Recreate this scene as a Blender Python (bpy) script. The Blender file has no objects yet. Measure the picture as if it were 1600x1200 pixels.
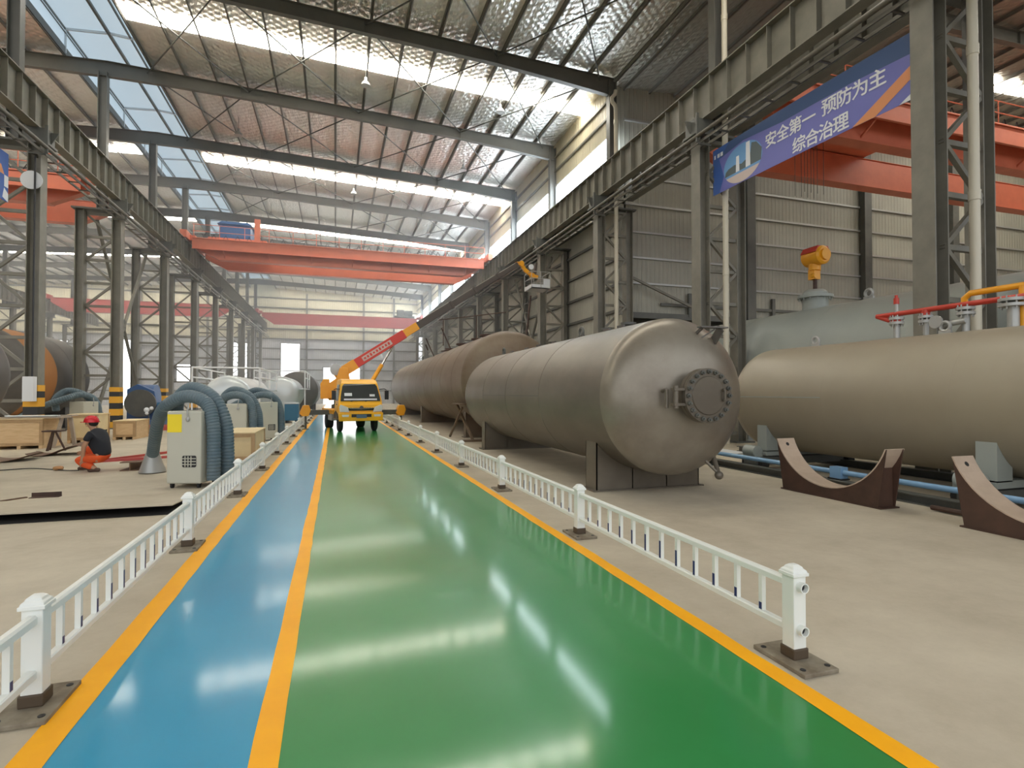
import bpy, bmesh, math, random
from mathutils import Vector, Matrix
random.seed(7)
SC = bpy.context.scene
COL = SC.collection
PI = math.pi

# ---------------------------------------------------------------- camera, sky, exposure
YAW = math.atan2(276, 860)
PITCH = math.atan2(15, 860 / math.cos(YAW))
cd = bpy.data.cameras.new('camera')
cd.sensor_width = 36.0
cd.lens = 860.0 / 1600.0 * 36.0
cd.clip_start = 0.05
cd.clip_end = 600
cam = bpy.data.objects.new('camera', cd)
COL.objects.link(cam)
cam.location = (0, 0, 1.8)
cam.rotation_euler = (PI / 2 + PITCH, 0, -YAW)
SC.camera = cam

wd = bpy.data.worlds.new('sky')
SC.world = wd
wd.use_nodes = True
bg = wd.node_tree.nodes['Background']
wn = wd.node_tree.nodes
wtc = wn.new('ShaderNodeTexCoord')
wsp = wn.new('ShaderNodeSeparateXYZ')
wrp = wn.new('ShaderNodeValToRGB')          # bright overcast sky above the horizon, dull yard below it
wrp.color_ramp.elements[0].position = 0.46
wrp.color_ramp.elements[0].color = (0.16, 0.15, 0.13, 1)
wrp.color_ramp.elements[1].position = 0.49
wrp.color_ramp.elements[1].color = (0.93, 0.96, 1.0, 1)
wmr = wn.new('ShaderNodeMapRange')
wmr.inputs['From Min'].default_value = -1
wmr.inputs['From Max'].default_value = 1
wd.node_tree.links.new(wtc.outputs['Generated'], wsp.inputs[0])
wd.node_tree.links.new(wsp.outputs['Z'], wmr.inputs['Value'])
wd.node_tree.links.new(wmr.outputs[0], wrp.inputs['Fac'])
wd.node_tree.links.new(wrp.outputs[0], bg.inputs[0])
bg.inputs[1].default_value = 1.15

SC.view_settings.view_transform = 'Standard'
SC.view_settings.look = 'None'
SC.view_settings.gamma = 1.0
SC.view_settings.use_curve_mapping = False
SC.view_settings.exposure = 0.48

STRIP_E = 14.0       # daylight through the roof strips
WINDOW_E = 11.0      # daylight through the clerestory panes
MONITOR_E = 0.46     # blue-ish daylight through the ridge monitor panels

# ---------------------------------------------------------------- materials
MATS = {}


def mat(name, col, rough=0.6, metal=0.0, col2=None, nscale=3.0, bump=0.0, bscale=40.0, coat=0.0, emit=0.0,
        stretch=(1, 1, 1), spec=0.5, lo=0.35, hi=0.65):
    if name in MATS:
        return MATS[name]
    m = bpy.data.materials.new(name)
    m.use_nodes = True
    nt = m.node_tree
    b = nt.nodes['Principled BSDF']
    b.inputs['Base Color'].default_value = (*col, 1)
    b.inputs['Roughness'].default_value = rough
    b.inputs['Metallic'].default_value = metal
    b.inputs['Specular IOR Level'].default_value = spec
    if coat:
        b.inputs['Coat Weight'].default_value = coat
        b.inputs['Coat Roughness'].default_value = 0.095
    if emit:
        b.inputs['Emission Color'].default_value = (*col, 1)
        b.inputs['Emission Strength'].default_value = emit
    if col2 or bump:
        tc = nt.nodes.new('ShaderNodeTexCoord')
        mp = nt.nodes.new('ShaderNodeMapping')
        mp.inputs['Scale'].default_value = stretch
        nt.links.new(tc.outputs['Object'], mp.inputs['Vector'])
    if col2:
        n = nt.nodes.new('ShaderNodeTexNoise')
        n.inputs['Scale'].default_value = nscale
        n.inputs['Detail'].default_value = 6
        n.inputs['Roughness'].default_value = 0.62
        nt.links.new(mp.outputs[0], n.inputs['Vector'])
        r = nt.nodes.new('ShaderNodeValToRGB')
        r.color_ramp.elements[0].position = lo
        r.color_ramp.elements[1].position = hi
        r.color_ramp.elements[0].color = (*col, 1)
        r.color_ramp.elements[1].color = (*col2, 1)
        nt.links.new(n.outputs['Fac'], r.inputs['Fac'])
        nt.links.new(r.outputs['Color'], b.inputs['Base Color'])
    if bump:
        n2 = nt.nodes.new('ShaderNodeTexNoise')
        n2.inputs['Scale'].default_value = bscale
        n2.inputs['Detail'].default_value = 4
        nt.links.new(mp.outputs[0], n2.inputs['Vector'])
        bp = nt.nodes.new('ShaderNodeBump')
        bp.inputs['Strength'].default_value = bump
        bp.inputs['Distance'].default_value = 0.05
        nt.links.new(n2.outputs['Fac'], bp.inputs['Height'])
        nt.links.new(bp.outputs['Normal'], b.inputs['Normal'])
    MATS[name] = m
    return m


def ribbed(name, col, axis, pitch=0.25, rough=0.5, col2=None, depth=0.03, metal=0.0):
    """profiled sheet: ribs from a wave texture running across the given object axis"""
    m = mat(name, col, rough, metal, col2=col2 or tuple(c * 0.8 for c in col), nscale=0.35)
    nt = m.node_tree
    b = nt.nodes['Principled BSDF']
    tc = nt.nodes.new('ShaderNodeTexCoord')
    w = nt.nodes.new('ShaderNodeTexWave')
    w.wave_type = 'BANDS'
    w.bands_direction = axis
    w.inputs['Scale'].default_value = 0.314 / pitch
    nt.links.new(tc.outputs['Object'], w.inputs['Vector'])
    r = nt.nodes.new('ShaderNodeValToRGB')
    r.color_ramp.elements[0].position = 0.62
    r.color_ramp.elements[1].position = 0.82
    nt.links.new(w.outputs['Fac'], r.inputs['Fac'])
    bp = nt.nodes.new('ShaderNodeBump')
    bp.inputs['Strength'].default_value = 0.9
    bp.inputs['Distance'].default_value = depth
    nt.links.new(r.outputs['Color'], bp.inputs['Height'])
    nt.links.new(bp.outputs['Normal'], b.inputs['Normal'])
    return m


concrete = mat('concrete', (0.40, 0.345, 0.258), 0.72, col2=(0.535, 0.475, 0.365), nscale=0.55, bump=0.05, bscale=9)
for _n in concrete.node_tree.nodes:
    if _n.type == 'TEX_NOISE' and abs(_n.inputs['Scale'].default_value - 0.55) < 1e-3:
        _n.inputs['Detail'].default_value = 12
        _n.inputs['Roughness'].default_value = 0.74
green_paint = mat('green_epoxy', (0.026, 0.22, 0.055), 0.30, col2=(0.034, 0.25, 0.07), nscale=0.6, spec=0.15, coat=0.5)
blue_paint = mat('blue_epoxy', (0.022, 0.285, 0.47), 0.30, col2=(0.028, 0.31, 0.50), nscale=0.6, spec=0.15, coat=0.5)
yellow_paint = mat('yellow_line_paint', (0.98, 0.46, 0.004), 0.45, col2=(0.92, 0.41, 0.006), nscale=2.0, spec=0.2)
steel_paint = mat('olive_grey_steel', (0.165, 0.155, 0.125), 0.5, col2=(0.22, 0.205, 0.165), nscale=1.3)
steel_dark = mat('dark_grey_steel', (0.085, 0.088, 0.078), 0.5, col2=(0.12, 0.12, 0.105), nscale=1.3)
rafter_paint = mat('blue_grey_rafter', (0.125, 0.122, 0.108), 0.45, col2=(0.16, 0.155, 0.138), nscale=0.7)
tray_paint = mat('dull_cable_tray', (0.13, 0.118, 0.095), 0.45, 0.2)
purlin_paint = mat('galvanised_purlin', (0.20, 0.19, 0.17), 0.5)
rust_edge = mat('rusty_rail', (0.22, 0.12, 0.05), 0.6, col2=(0.13, 0.10, 0.07), nscale=2.5)


def foil_mat(name, col, rough, metal):
    """aluminium foil quilt: broad wrinkles plus the diamond mesh that carries it"""
    m = mat(name, col, rough, metal)
    nt = m.node_tree
    b = nt.nodes['Principled BSDF']
    tc = nt.nodes.new('ShaderNodeTexCoord')
    hs = []
    for rot in (0.9, -0.9):
        mp = nt.nodes.new('ShaderNodeMapping')
        mp.inputs['Rotation'].default_value = (0, 0, rot)
        nt.links.new(tc.outputs['Object'], mp.inputs['Vector'])
        w = nt.nodes.new('ShaderNodeTexWave')
        w.inputs['Scale'].default_value = 1.0
        w.inputs['Distortion'].default_value = 2.2
        w.inputs['Detail'].default_value = 1.5
        nt.links.new(mp.outputs[0], w.inputs['Vector'])
        hs.append(w.outputs['Fac'])
    mp = nt.nodes.new('ShaderNodeMapping')
    mp.inputs['Scale'].default_value = (2.4, 0.8, 1)
    nt.links.new(tc.outputs['Object'], mp.inputs['Vector'])
    n = nt.nodes.new('ShaderNodeTexNoise')
    n.inputs['Scale'].default_value = 2.2
    n.inputs['Detail'].default_value = 4
    nt.links.new(mp.outputs[0], n.inputs['Vector'])
    a = nt.nodes.new('ShaderNodeMath')
    a.operation = 'ADD'
    nt.links.new(hs[0], a.inputs[0])
    nt.links.new(hs[1], a.inputs[1])
    c = nt.nodes.new('ShaderNodeMath')
    c.operation = 'MULTIPLY_ADD'
    c.inputs[1].default_value = 0.16
    nt.links.new(a.outputs[0], c.inputs[0])
    nt.links.new(n.outputs['Fac'], c.inputs[2])
    bp = nt.nodes.new('ShaderNodeBump')
    bp.inputs['Strength'].default_value = 1.0
    bp.inputs['Distance'].default_value = 0.09
    nt.links.new(c.outputs[0], bp.inputs['Height'])
    nt.links.new(bp.outputs['Normal'], b.inputs['Normal'])
    return m


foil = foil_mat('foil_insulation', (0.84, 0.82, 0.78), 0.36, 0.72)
foil_shaded = foil_mat('shaded_foil_insulation', (0.40, 0.385, 0.34), 0.45, 0.5)  # same foil with the shade of the unlit right bay put into its colour
cream_sheet = ribbed('cream_wall_sheet', (0.74, 0.69, 0.52), 'X', 0.3)
grey_sheet_x = ribbed('grey_wall_sheet_across', (0.41, 0.40, 0.33), 'X', 0.26, col2=(0.34, 0.33, 0.275))
grey_sheet_y = ribbed('grey_wall_sheet_along', (0.42, 0.405, 0.335), 'Y', 0.26, col2=(0.36, 0.345, 0.285))
pale_sheet_x = ribbed('pale_lower_sheet', (0.66, 0.67, 0.70), 'X', 0.3)
cream_sheet_y = ribbed('cream_sheet_along', (0.62, 0.56, 0.40), 'Y', 0.3)
daylight = mat('daylit_roof_panel', (1.0, 0.95, 0.84), 0.5, emit=STRIP_E)
pane_light = mat('daylit_window_pane', (0.80, 0.91, 1.0), 0.4, emit=WINDOW_E)
monitor_light = mat('daylit_monitor_panel', (0.62, 0.77, 0.88), 0.4, emit=MONITOR_E)
monitor_light.node_tree.nodes['Principled BSDF'].inputs['Base Color'].default_value = (0.22, 0.26, 0.28, 1)
door_light = mat('doorway_glow_panel', (0.95, 0.97, 1.0), 0.5, emit=3.5)  # added glowing panels stand in for daylight through the open doorways
frame_white = mat('white_window_frame', (0.7, 0.72, 0.74), 0.5)
orange = mat('orange_crane_paint', (0.72, 0.195, 0.105), 0.42, col2=(0.64, 0.165, 0.088), nscale=1.2)
red_crane = mat('red_crane_paint', (0.52, 0.085, 0.075), 0.45, col2=(0.46, 0.075, 0.065), nscale=1.2)
tank_brown = mat('brown_primer_steel', (0.118, 0.098, 0.073), 0.40, 0.25, col2=(0.175, 0.15, 0.115), nscale=0.8, stretch=(1, 0.5, 1))
tank_dish = mat('brushed_dish_steel', (0.29, 0.258, 0.205), 0.34, 0.35, col2=(0.155, 0.12, 0.09), nscale=0.5, lo=0.36, hi=0.66)
tank_rust = mat('rusty_tank_steel', (0.125, 0.076, 0.044), 0.5, 0.15, col2=(0.185, 0.142, 0.096), nscale=0.6, stretch=(1, 0.35, 1))
tank_beige = mat('beige_tank_paint', (0.325, 0.28, 0.20), 0.42, col2=(0.295, 0.25, 0.18), nscale=0.6)
tank_grey = mat('grey_green_tank_paint', (0.36, 0.385, 0.345), 0.42, col2=(0.32, 0.345, 0.315), nscale=0.6)
tank_shade = mat('dark_mill_steel', (0.10, 0.092, 0.082), 0.5, 0.2, col2=(0.14, 0.125, 0.11), nscale=0.7)
orange_band = mat('orange_primer_band', (0.40, 0.17, 0.05), 0.6)
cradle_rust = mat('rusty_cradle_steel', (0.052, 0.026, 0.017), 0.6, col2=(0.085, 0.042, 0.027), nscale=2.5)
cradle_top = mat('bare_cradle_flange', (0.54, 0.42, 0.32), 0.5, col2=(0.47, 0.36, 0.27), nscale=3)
white_paint = mat('white_plastic', (0.78, 0.79, 0.74), 0.35)
navy = mat('navy_reflector', (0.015, 0.025, 0.13), 0.3)
base_brown = mat('brown_cast_base', (0.15, 0.115, 0.075), 0.7, col2=(0.27, 0.235, 0.17), nscale=6)
sleeve_brown = mat('brown_sleeve', (0.075, 0.05, 0.028), 0.6)
pipe_cream = mat('cream_pvc_pipe', (0.62, 0.57, 0.45), 0.4)
red_paint = mat('red_pipe_paint', (0.50, 0.045, 0.025), 0.4)
yellow_machine = mat('yellow_machine_paint', (0.85, 0.38, 0.015), 0.35, col2=(0.80, 0.34, 0.015), nscale=2)
yellow_bright = mat('yellow_truck_paint', (0.93, 0.46, 0.02), 0.28)
black_rubber = mat('black_rubber', (0.018, 0.018, 0.018), 0.75)
black_plastic = mat('black_plastic', (0.02, 0.02, 0.022), 0.4)
glass_dark = mat('dark_windscreen_glass', (0.05, 0.055, 0.055), 0.08, spec=0.8)
chrome = mat('chrome', (0.8, 0.8, 0.8), 0.12, 1.0)
lamp_glass = mat('headlight_glass', (0.88, 0.90, 0.90), 0.12, 0.25)
blue_plate = mat('blue_number_plate', (0.10, 0.16, 0.24), 0.4)
boom_dark = mat('dark_boom_steel', (0.075, 0.058, 0.048), 0.45)
boom_pale = mat('pale_boom_top', (0.60, 0.56, 0.47), 0.5)
boom_red = mat('red_boom_paint', (0.62, 0.05, 0.03), 0.4)
boom_label = mat('pale_boom_label', (0.62, 0.50, 0.45), 0.5, col2=(0.55, 0.40, 0.36), nscale=9)
cabinet = mat('pale_grey_cabinet', (0.53, 0.52, 0.43), 0.45)
hose_grey = mat('blue_grey_hose', (0.085, 0.135, 0.165), 0.55, col2=(0.13, 0.175, 0.195), nscale=2)
yellow_label = mat('yellow_sticker', (0.90, 0.70, 0.02), 0.5)
wood = mat('plywood', (0.62, 0.42, 0.22), 0.65, col2=(0.72, 0.52, 0.30), nscale=4, stretch=(1, 1, 6))
wood_dark = mat('brown_batten', (0.40, 0.255, 0.125), 0.65, col2=(0.47, 0.31, 0.16), nscale=5)
wood_light = mat('pale_plywood', (0.72, 0.58, 0.33), 0.65, col2=(0.66, 0.52, 0.30), nscale=3)
wood_grey = mat('weathered_board', (0.40, 0.33, 0.26), 0.7, col2=(0.33, 0.27, 0.21), nscale=5)
tarp_brown = mat('brown_scrap_plate', (0.12, 0.065, 0.04), 0.6, col2=(0.17, 0.10, 0.06), nscale=4)
white_tank = mat('white_tank_paint', (0.60, 0.63, 0.63), 0.30, 0.35)
white_rail = mat('white_handrail_paint', (0.8, 0.8, 0.8), 0.4)
blue_machine = mat('blue_machine_paint', (0.03, 0.10, 0.26), 0.4)
blue_box = mat('blue_cabinet_paint', (0.035, 0.17, 0.30), 0.45)
light_blue = mat('blue_pipe_paint', (0.20, 0.36, 0.55), 0.35)
steel_bare = mat('bare_grey_steel', (0.42, 0.42, 0.40), 0.4, 0.4)
hazard_yellow = mat('hazard_yellow', (0.80, 0.40, 0.02), 0.5)
hazard_black = mat('hazard_black', (0.02, 0.02, 0.02), 0.5)
skin = mat('skin', (0.47, 0.26, 0.16), 0.55)
cloth_black = mat('black_tshirt_cloth', (0.018, 0.020, 0.026), 0.85)
cloth_orange = mat('orange_trouser_cloth', (0.75, 0.10, 0.02), 0.8)
helmet_red = mat('red_helmet_plastic', (0.60, 0.02, 0.03), 0.25)
hair_black = mat('black_hair', (0.012, 0.011, 0.010), 0.6)
shoe_brown = mat('brown_shoe', (0.09, 0.05, 0.035), 0.6)
banner_blue = mat('banner_violet_blue', (0.165, 0.175, 0.50), 0.55)
banner_dark = mat('banner_dark_blue', (0.055, 0.105, 0.245), 0.55)
banner_mid = mat('banner_blue', (0.05, 0.125, 0.40), 0.55)
banner_orange = mat('banner_orange', (0.72, 0.29, 0.12), 0.55)
banner_white = mat('banner_white', (0.78, 0.80, 0.83), 0.55)
banner_sky = mat('banner_picture_sky', (0.16, 0.36, 0.66), 0.55)
banner_tree = mat('banner_picture_trees', (0.10, 0.13, 0.14), 0.55)
banner_sand = mat('banner_picture_ground', (0.62, 0.52, 0.48), 0.55)
crane_green = mat('green_trolley_paint', (0.05, 0.26, 0.10), 0.5)
gap_shade = mat('painted_gap_shade', (0.03, 0.028, 0.025), 0.8)


# ---------------------------------------------------------------- mesh builder
class MB:
    def __init__(s):
        s.v, s.f, s.sm = [], [], []

    def add(s, vs, fs, smooth=False):
        n = len(s.v)
        s.v += [Vector(p) for p in vs]
        for f in fs:
            s.f.append([i + n for i in f])
            s.sm.append(smooth)
        return s

    def box(s, a, b):
        (x0, y0, z0), (x1, y1, z1) = a, b
        return s.add([(x0, y0, z0), (x1, y0, z0), (x1, y1, z0), (x0, y1, z0), (x0, y0, z1), (x1, y0, z1), (x1, y1, z1), (x0, y1, z1)],
                     [(3, 2, 1, 0), (4, 5, 6, 7), (0, 1, 5, 4), (1, 2, 6, 5), (2, 3, 7, 6), (3, 0, 4, 7)])

    def bar(s, p, q, w, h, up=(0, 0, 1)):
        p, q = Vector(p), Vector(q)
        d = (q - p).normalized()
        u = Vector(up)
        if abs(d.dot(u)) > 0.98:
            u = Vector((0, 1, 0))
        sx = d.cross(u).normalized()
        sz = sx.cross(d).normalized()
        c = [(-w / 2, -h / 2), (w / 2, -h / 2), (w / 2, h / 2), (-w / 2, h / 2)]
        vs = [p + sx * a + sz * b for a, b in c] + [q + sx * a + sz * b for a, b in c]
        return s.add(vs, [(0, 1, 2, 3), (7, 6, 5, 4), (4, 5, 1, 0), (5, 6, 2, 1), (6, 7, 3, 2), (7, 4, 0, 3)])

    def tube(s, pts, r, n=10, caps=True, rs=None):
        pts = [Vector(p) for p in pts]
        k = len(pts)
        rs = rs or [r] * k
        prev = None
        vs, fs = [], []
        for i, p in enumerate(pts):
            d = (pts[min(i + 1, k - 1)] - pts[max(i - 1, 0)])
            d = d.normalized() if d.length > 1e-9 else Vector((0, 0, 1))
            if prev is None:
                a = Vector((0, 0, 1)) if abs(d.z) < 0.9 else Vector((1, 0, 0))
                x = d.cross(a).normalized()
            else:
                x = (prev - d * prev.dot(d)).normalized()
            prev = x
            y = d.cross(x)
            for j in range(n):
                t = 2 * PI * j / n
                vs.append(p + (x * math.cos(t) + y * math.sin(t)) * rs[i])
        for i in range(k - 1):
            for j in range(n):
                fs.append((i * n + j, i * n + (j + 1) % n, (i + 1) * n + (j + 1) % n, (i + 1) * n + j))
        s.add(vs, fs, True)
        if caps:
            s.add(vs[:n], [tuple(range(n))[::-1]])
            s.add(vs[-n:], [tuple(range(n))])
        return s

    def lathe(s, prof, c, ax='z', n=32, smooth=True):
        """prof: (radius, height along the axis); c: origin"""
        c = Vector(c)
        vs, fs = [], []
        for r, h in prof:
            for j in range(n):
                t = 2 * PI * j / n
                a, b = r * math.cos(t), r * math.sin(t)
                vs.append(c + Vector({'z': (a, b, h), 'y': (b, h, a), 'x': (h, a, b)}[ax]))
        for i in range(len(prof) - 1):
            for j in range(n):
                fs.append((i * n + j, i * n + (j + 1) % n, (i + 1) * n + (j + 1) % n, (i + 1) * n + j))
        s.add(vs, fs, smooth)
        if prof[0][0] > 1e-4:
            s.add(vs[:n], [tuple(range(n))[::-1]])
        if prof[-1][0] > 1e-4:
            s.add(vs[-n:], [tuple(range(n))])
        return s

    def prism(s, poly, d, ax='x', a0=0.0):
        """poly of 2D points extruded along an axis from a0 to a0+d"""
        def P(u, v, a):
            return {'x': (a, u, v), 'y': (u, a, v), 'z': (u, v, a)}[ax]
        n = len(poly)
        vs = [P(u, v, a0) for u, v in poly] + [P(u, v, a0 + d) for u, v in poly]
        fs = [tuple(range(n))[::-1], tuple(range(n, 2 * n))] + [(i, (i + 1) % n, n + (i + 1) % n, n + i) for i in range(n)]
        return s.add(vs, fs)

    def ball(s, c, r, n=16, m=10, sc=(1, 1, 1)):
        c = Vector(c)
        vs, fs = [], []
        for i in range(m + 1):
            a = PI * i / m
            for j in range(n):
                t = 2 * PI * j / n
                vs.append(c + Vector((r * sc[0] * math.sin(a) * math.cos(t), r * sc[1] * math.sin(a) * math.sin(t), r * sc[2] * math.cos(a))))
        for i in range(m):
            for j in range(n):
                fs.append((i * n + j, (i + 1) * n + j, (i + 1) * n + (j + 1) % n, i * n + (j + 1) % n))
        return s.add(vs, fs, True)

    def mesh(s, name, m, M=None, bevel=0):
        me = bpy.data.meshes.new(name)
        vs = s.v if M is None else [M @ v for v in s.v]
        me.from_pydata(vs, [], s.f)
        bm = bmesh.new()
        bm.from_mesh(me)
        bmesh.ops.remove_doubles(bm, verts=bm.verts, dist=1e-5)
        bmesh.ops.recalc_face_normals(bm, faces=bm.faces)
        bm.to_mesh(me)
        bm.free()
        if any(s.sm):
            me.shade_smooth()
            me.set_sharp_from_angle(angle=math.radians(38))
        me.materials.append(m)
        return me


def tag(o, label=None, cat=None, group=None, kind=None):
    if label:
        o['label'] = label
    if cat:
        o['category'] = cat
    if group:
        o['group'] = group
    if kind:
        o['kind'] = kind
    return o


def thing(name, label, cat, loc=(0, 0, 0), rz=0.0, group=None):
    o = bpy.data.objects.new(name, None)
    o.empty_display_size = 0.2
    COL.objects.link(o)
    o.location = loc
    o.rotation_euler = (0, 0, rz)
    return tag(o, label, cat, group)


def rootmat(o):
    while o.parent:
        o = o.parent
    return Matrix.Translation(o.location) @ o.rotation_euler.to_matrix().to_4x4()


def part(name, mb, m, parent, label=None, world=True, bevel=0.0):
    """one mesh part; vertices are given in world space (or in the thing's own space)"""
    M = rootmat(parent).inverted() if world else None
    o = bpy.data.objects.new(name, mb.mesh(name, m, M))
    COL.objects.link(o)
    o.parent = parent
    if bevel:
        bv = o.modifiers.new('bevel', 'BEVEL')
        bv.width = bevel
        bv.segments = 2
        bv.limit_method = 'ANGLE'
    if label:
        o['label'] = label
    return o


def solo(name, mb, m, label=None, cat=None, group=None, kind=None, loc=None):
    M = Matrix.Translation(loc).inverted() if loc else None
    o = bpy.data.objects.new(name, mb.mesh(name, m, M))
    if loc:
        o.location = loc
    COL.objects.link(o)
    return tag(o, label, cat, group, kind)


def struct(name, mb, m):
    return solo(name, mb, m, kind='structure')


def children(o):
    return [c for c in bpy.data.objects if c.parent == o]


def dup(root, loc, rz=None, label=None, kids=None):
    def rec(o, par):
        c = o.copy()
        COL.objects.link(c)
        c.parent = par
        for ch in CH.get(o.name, []):
            rec(ch, c)
        return c
    if kids is None:
        CH = {}
        for o in bpy.data.objects:
            if o.parent:
                CH.setdefault(o.parent.name, []).append(o)
    else:
        CH = kids
    r = rec(root, None)
    r.location = loc
    if rz is not None:
        r.rotation_euler = (0, 0, rz)
    if label:
        r['label'] = label
    return r


ORD = ['nearest', 'second', 'third', 'fourth', 'fifth', 'sixth', 'seventh', 'eighth', 'ninth', 'tenth', 'eleventh', 'twelfth', 'thirteenth', 'fourteenth']

# ---------------------------------------------------------------- the hall
YEND = 96.2
XE = 13.5           # wall line / eave on the right of the main bay
XR = -11.1          # ridge
XL = -58.0          # far side of the bay on the left
XRR = 46.0          # far side of the bay on the right
YB = 25.6           # end wall of the bay on the right
FRAMES = [0.7 + 8.03 * i for i in range(12)]        # 0.7 ... 89
COLY = FRAMES[1:]


def zr(x):          # underside of the rafters
    if x > XE:
        return 17.1 + (x - XE) * 0.042
    return 18.1 - abs(x - XR) * 0.0412


DECK = 0.82         # deck above the rafter underside

# floor
struct('floor', MB().box((XL - 1, -7, -0.3), (XRR + 1, YEND + 6, 0.0)), concrete)
struct('floor_blue_walkway', MB().box((-1.335, -7, -0.05), (-0.385, YEND, 0.004)), blue_paint)
struct('floor_green_roadway', MB().box((-0.26, -7, -0.05), (2.63, YEND, 0.004)), green_paint)


def wobbly(x0, x1, z):
    mb = MB()
    y = -7.0
    L, R = [], []
    while y < YEND:
        L.append((x0 + random.uniform(-.006, .006), y, z))
        R.append((x1 + random.uniform(-.006, .006), y, z))
        y += 0.35 if y < 20 else 3
    n = len(L)
    mb.add(L + R, [(i, n + i, n + i + 1, i + 1) for i in range(n - 1)])
    return mb


for i, (a, b) in enumerate([(-1.505, -1.33), (-0.39, -0.255), (2.625, 2.765)]):
    struct('floor_yellow_line_%d' % (i + 1), wobbly(a, b, 0.0065), yellow_paint)


# roof decks with the foil sagging between the purlins
def deck(x0, x1, y0, y1, pur, name, m=None):
    mb = MB()
    xs = []
    n = int(abs(x1 - x0) / 0.25)
    top, bot = [], []
    for i in range(n + 1):
        x = x0 + (x1 - x0) * i / n
        fr = ((x - pur) / 1.52) % 1.0
        sag = 0.045 * math.sin(PI * fr)
        bot.append((x, zr(x) + DECK - sag))
        top.append((x, zr(x) + DECK + 0.12))
    k = len(bot)
    vs = [(x, y0, z) for x, z in bot] + [(x, y1, z) for x, z in bot] + [(x, y0, z) for x, z in top] + [(x, y1, z) for x, z in top]
    fs = []
    for i in range(k - 1):
        fs.append((i, i + 1, k + i + 1, k + i))
        fs.append((2 * k + i, 3 * k + i, 3 * k + i + 1, 2 * k + i + 1))
    mb.add(vs, fs, True)
    return struct(name, mb, m or foil)


MX0, MX1 = -13.0, -9.2          # ridge monitor
deck(MX1, XE + 0.35, -7, YEND, MX1, 'ceiling')
deck(XL, MX0, -7, YEND, MX0, 'ceiling_left_bay')
deck(XE + 0.35, XRR, -7, YB, XE + 0.35, 'ceiling_right_bay', foil_shaded)


def purlin(x, y0, y1):
    z = zr(x) + DECK - 0.005
    mb = MB()
    mb.box((x - 0.012, y0, z - 0.20), (x + 0.012, y1, z))
    mb.box((x - 0.012, y0, z - 0.20), (x + 0.065, y1, z - 0.185))
    mb.box((x - 0.065, y0, z - 0.012), (x + 0.012, y1, z))
    return struct('trim_purlin', mb, purlin_paint)


x = MX1
while x < XE + 0.2:
    purlin(x, -7, YEND)
    x += 1.52
x = MX0
while x > XL:
    purlin(x, -7, YEND)
    x -= 1.52
x = XE + 0.9
while x < XRR:
    purlin(x, -7, YB)
    x += 1.52


# rafters, one per frame and per slope: welded I sections, deeper at the eave and the ridge
def rafter(x0, x1, y, name):
    mb = MB()
    n = 8
    pts = []
    for i in range(n + 1):
        t = i / n
        x = x0 + (x1 - x0) * t
        dep = 0.60 + 0.28 * max(0, 1 - t / 0.22) + 0.16 * max(0, 1 - (1 - t) / 0.18)
        zt = zr(x) + DECK - 0.21
        pts.append((x, zt - dep, zt))
    for (xa, ba, ta), (xb, bb, tb) in zip(pts, pts[1:]):
        for (za, zb, w, th) in ((ba, bb, 0.26, 0.02), (ta, tb, 0.26, 0.02)):
            mb.bar((xa, y, za), (xb, y, zb), w, th)
        mb.add([(xa, y - .008, ba), (xb, y - .008, bb), (xb, y - .008, tb), (xa, y - .008, ta),
                (xa, y + .008, ba), (xb, y + .008, bb), (xb, y + .008, tb), (xa, y + .008, ta)],
               [(0, 1, 2, 3), (7, 6, 5, 4)])
    for i in (2, 4, 6):
        xx, b, t = pts[i]
        mb.box((xx - .01, y - .12, b), (xx + .01, y + .12, t))
    return struct(name, mb, rafter_paint)


for y in FRAMES:
    rafter(XE - 0.15, XR, y, 'trim_rafter')
    rafter(XL, XR, y, 'trim_rafter_left_bay')
    if y < YB - 1:
        rafter(XE + 0.15, XRR, y, 'trim_rafter_right_bay')

# roof cross bracing, one pair of rods per panel
for k in range(1, 8):
    ya, yb = FRAMES[k], FRAMES[k + 1]
    for (xa, xb) in ((12.6, 7.2), (7.2, 1.2), (1.2, -4.6), (-4.6, -9.4)):
        if k in (2, 4, 6) and xa == 1.2 and k != 4:
            continue
        mb = MB()
        for (p, q) in (((xa, ya), (xb, yb)), ((xa, yb), (xb, ya))):
            mb.tube([(p[0], p[1], zr(p[0]) + 0.42), (q[0], q[1], zr(q[0]) + 0.42)], 0.035, 8)
        struct('trim_roof_brace', mb, steel_dark)

# daylight strips across the roof, every second bay
nwin = 1
for yc in (12.3, 28.3, 44.4, 60.4, 76.5, 92.4):
    for (xa, xb, lim) in ((MX1 + 0.1, XE - 0.05, 99), (XL, MX0 - 0.1, 99), (24.0, XRR - 1, YB)):
        if yc > lim:
            continue
        za, zb = zr(xa) + DECK - 0.11, zr(xb) + DECK - 0.11
        mb = MB().add([(xa, yc - .5, za), (xb, yc - .5, zb), (xb, yc + .5, zb), (xa, yc + .5, za),
                       (xa, yc - .5, za + .02), (xb, yc - .5, zb + .02), (xb, yc + .5, zb + .02), (xa, yc + .5, za + .02)],
                      [(0, 1, 2, 3), (7, 6, 5, 4), (0, 4, 5, 1), (1, 5, 6, 2), (2, 6, 7, 3), (3, 7, 4, 0)])
        struct('window_%d' % nwin, mb, daylight)
        nwin += 1

for (yc, xa, xb) in ((20.4, 33.0, XRR - 1),):
    za, zb = zr(xa) + DECK - 0.11, zr(xb) + DECK - 0.11
    struct('window_%d' % nwin, MB().bar((xa, yc, za), (xb, yc, zb), 1.0, .02), daylight)
    nwin += 1

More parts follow.
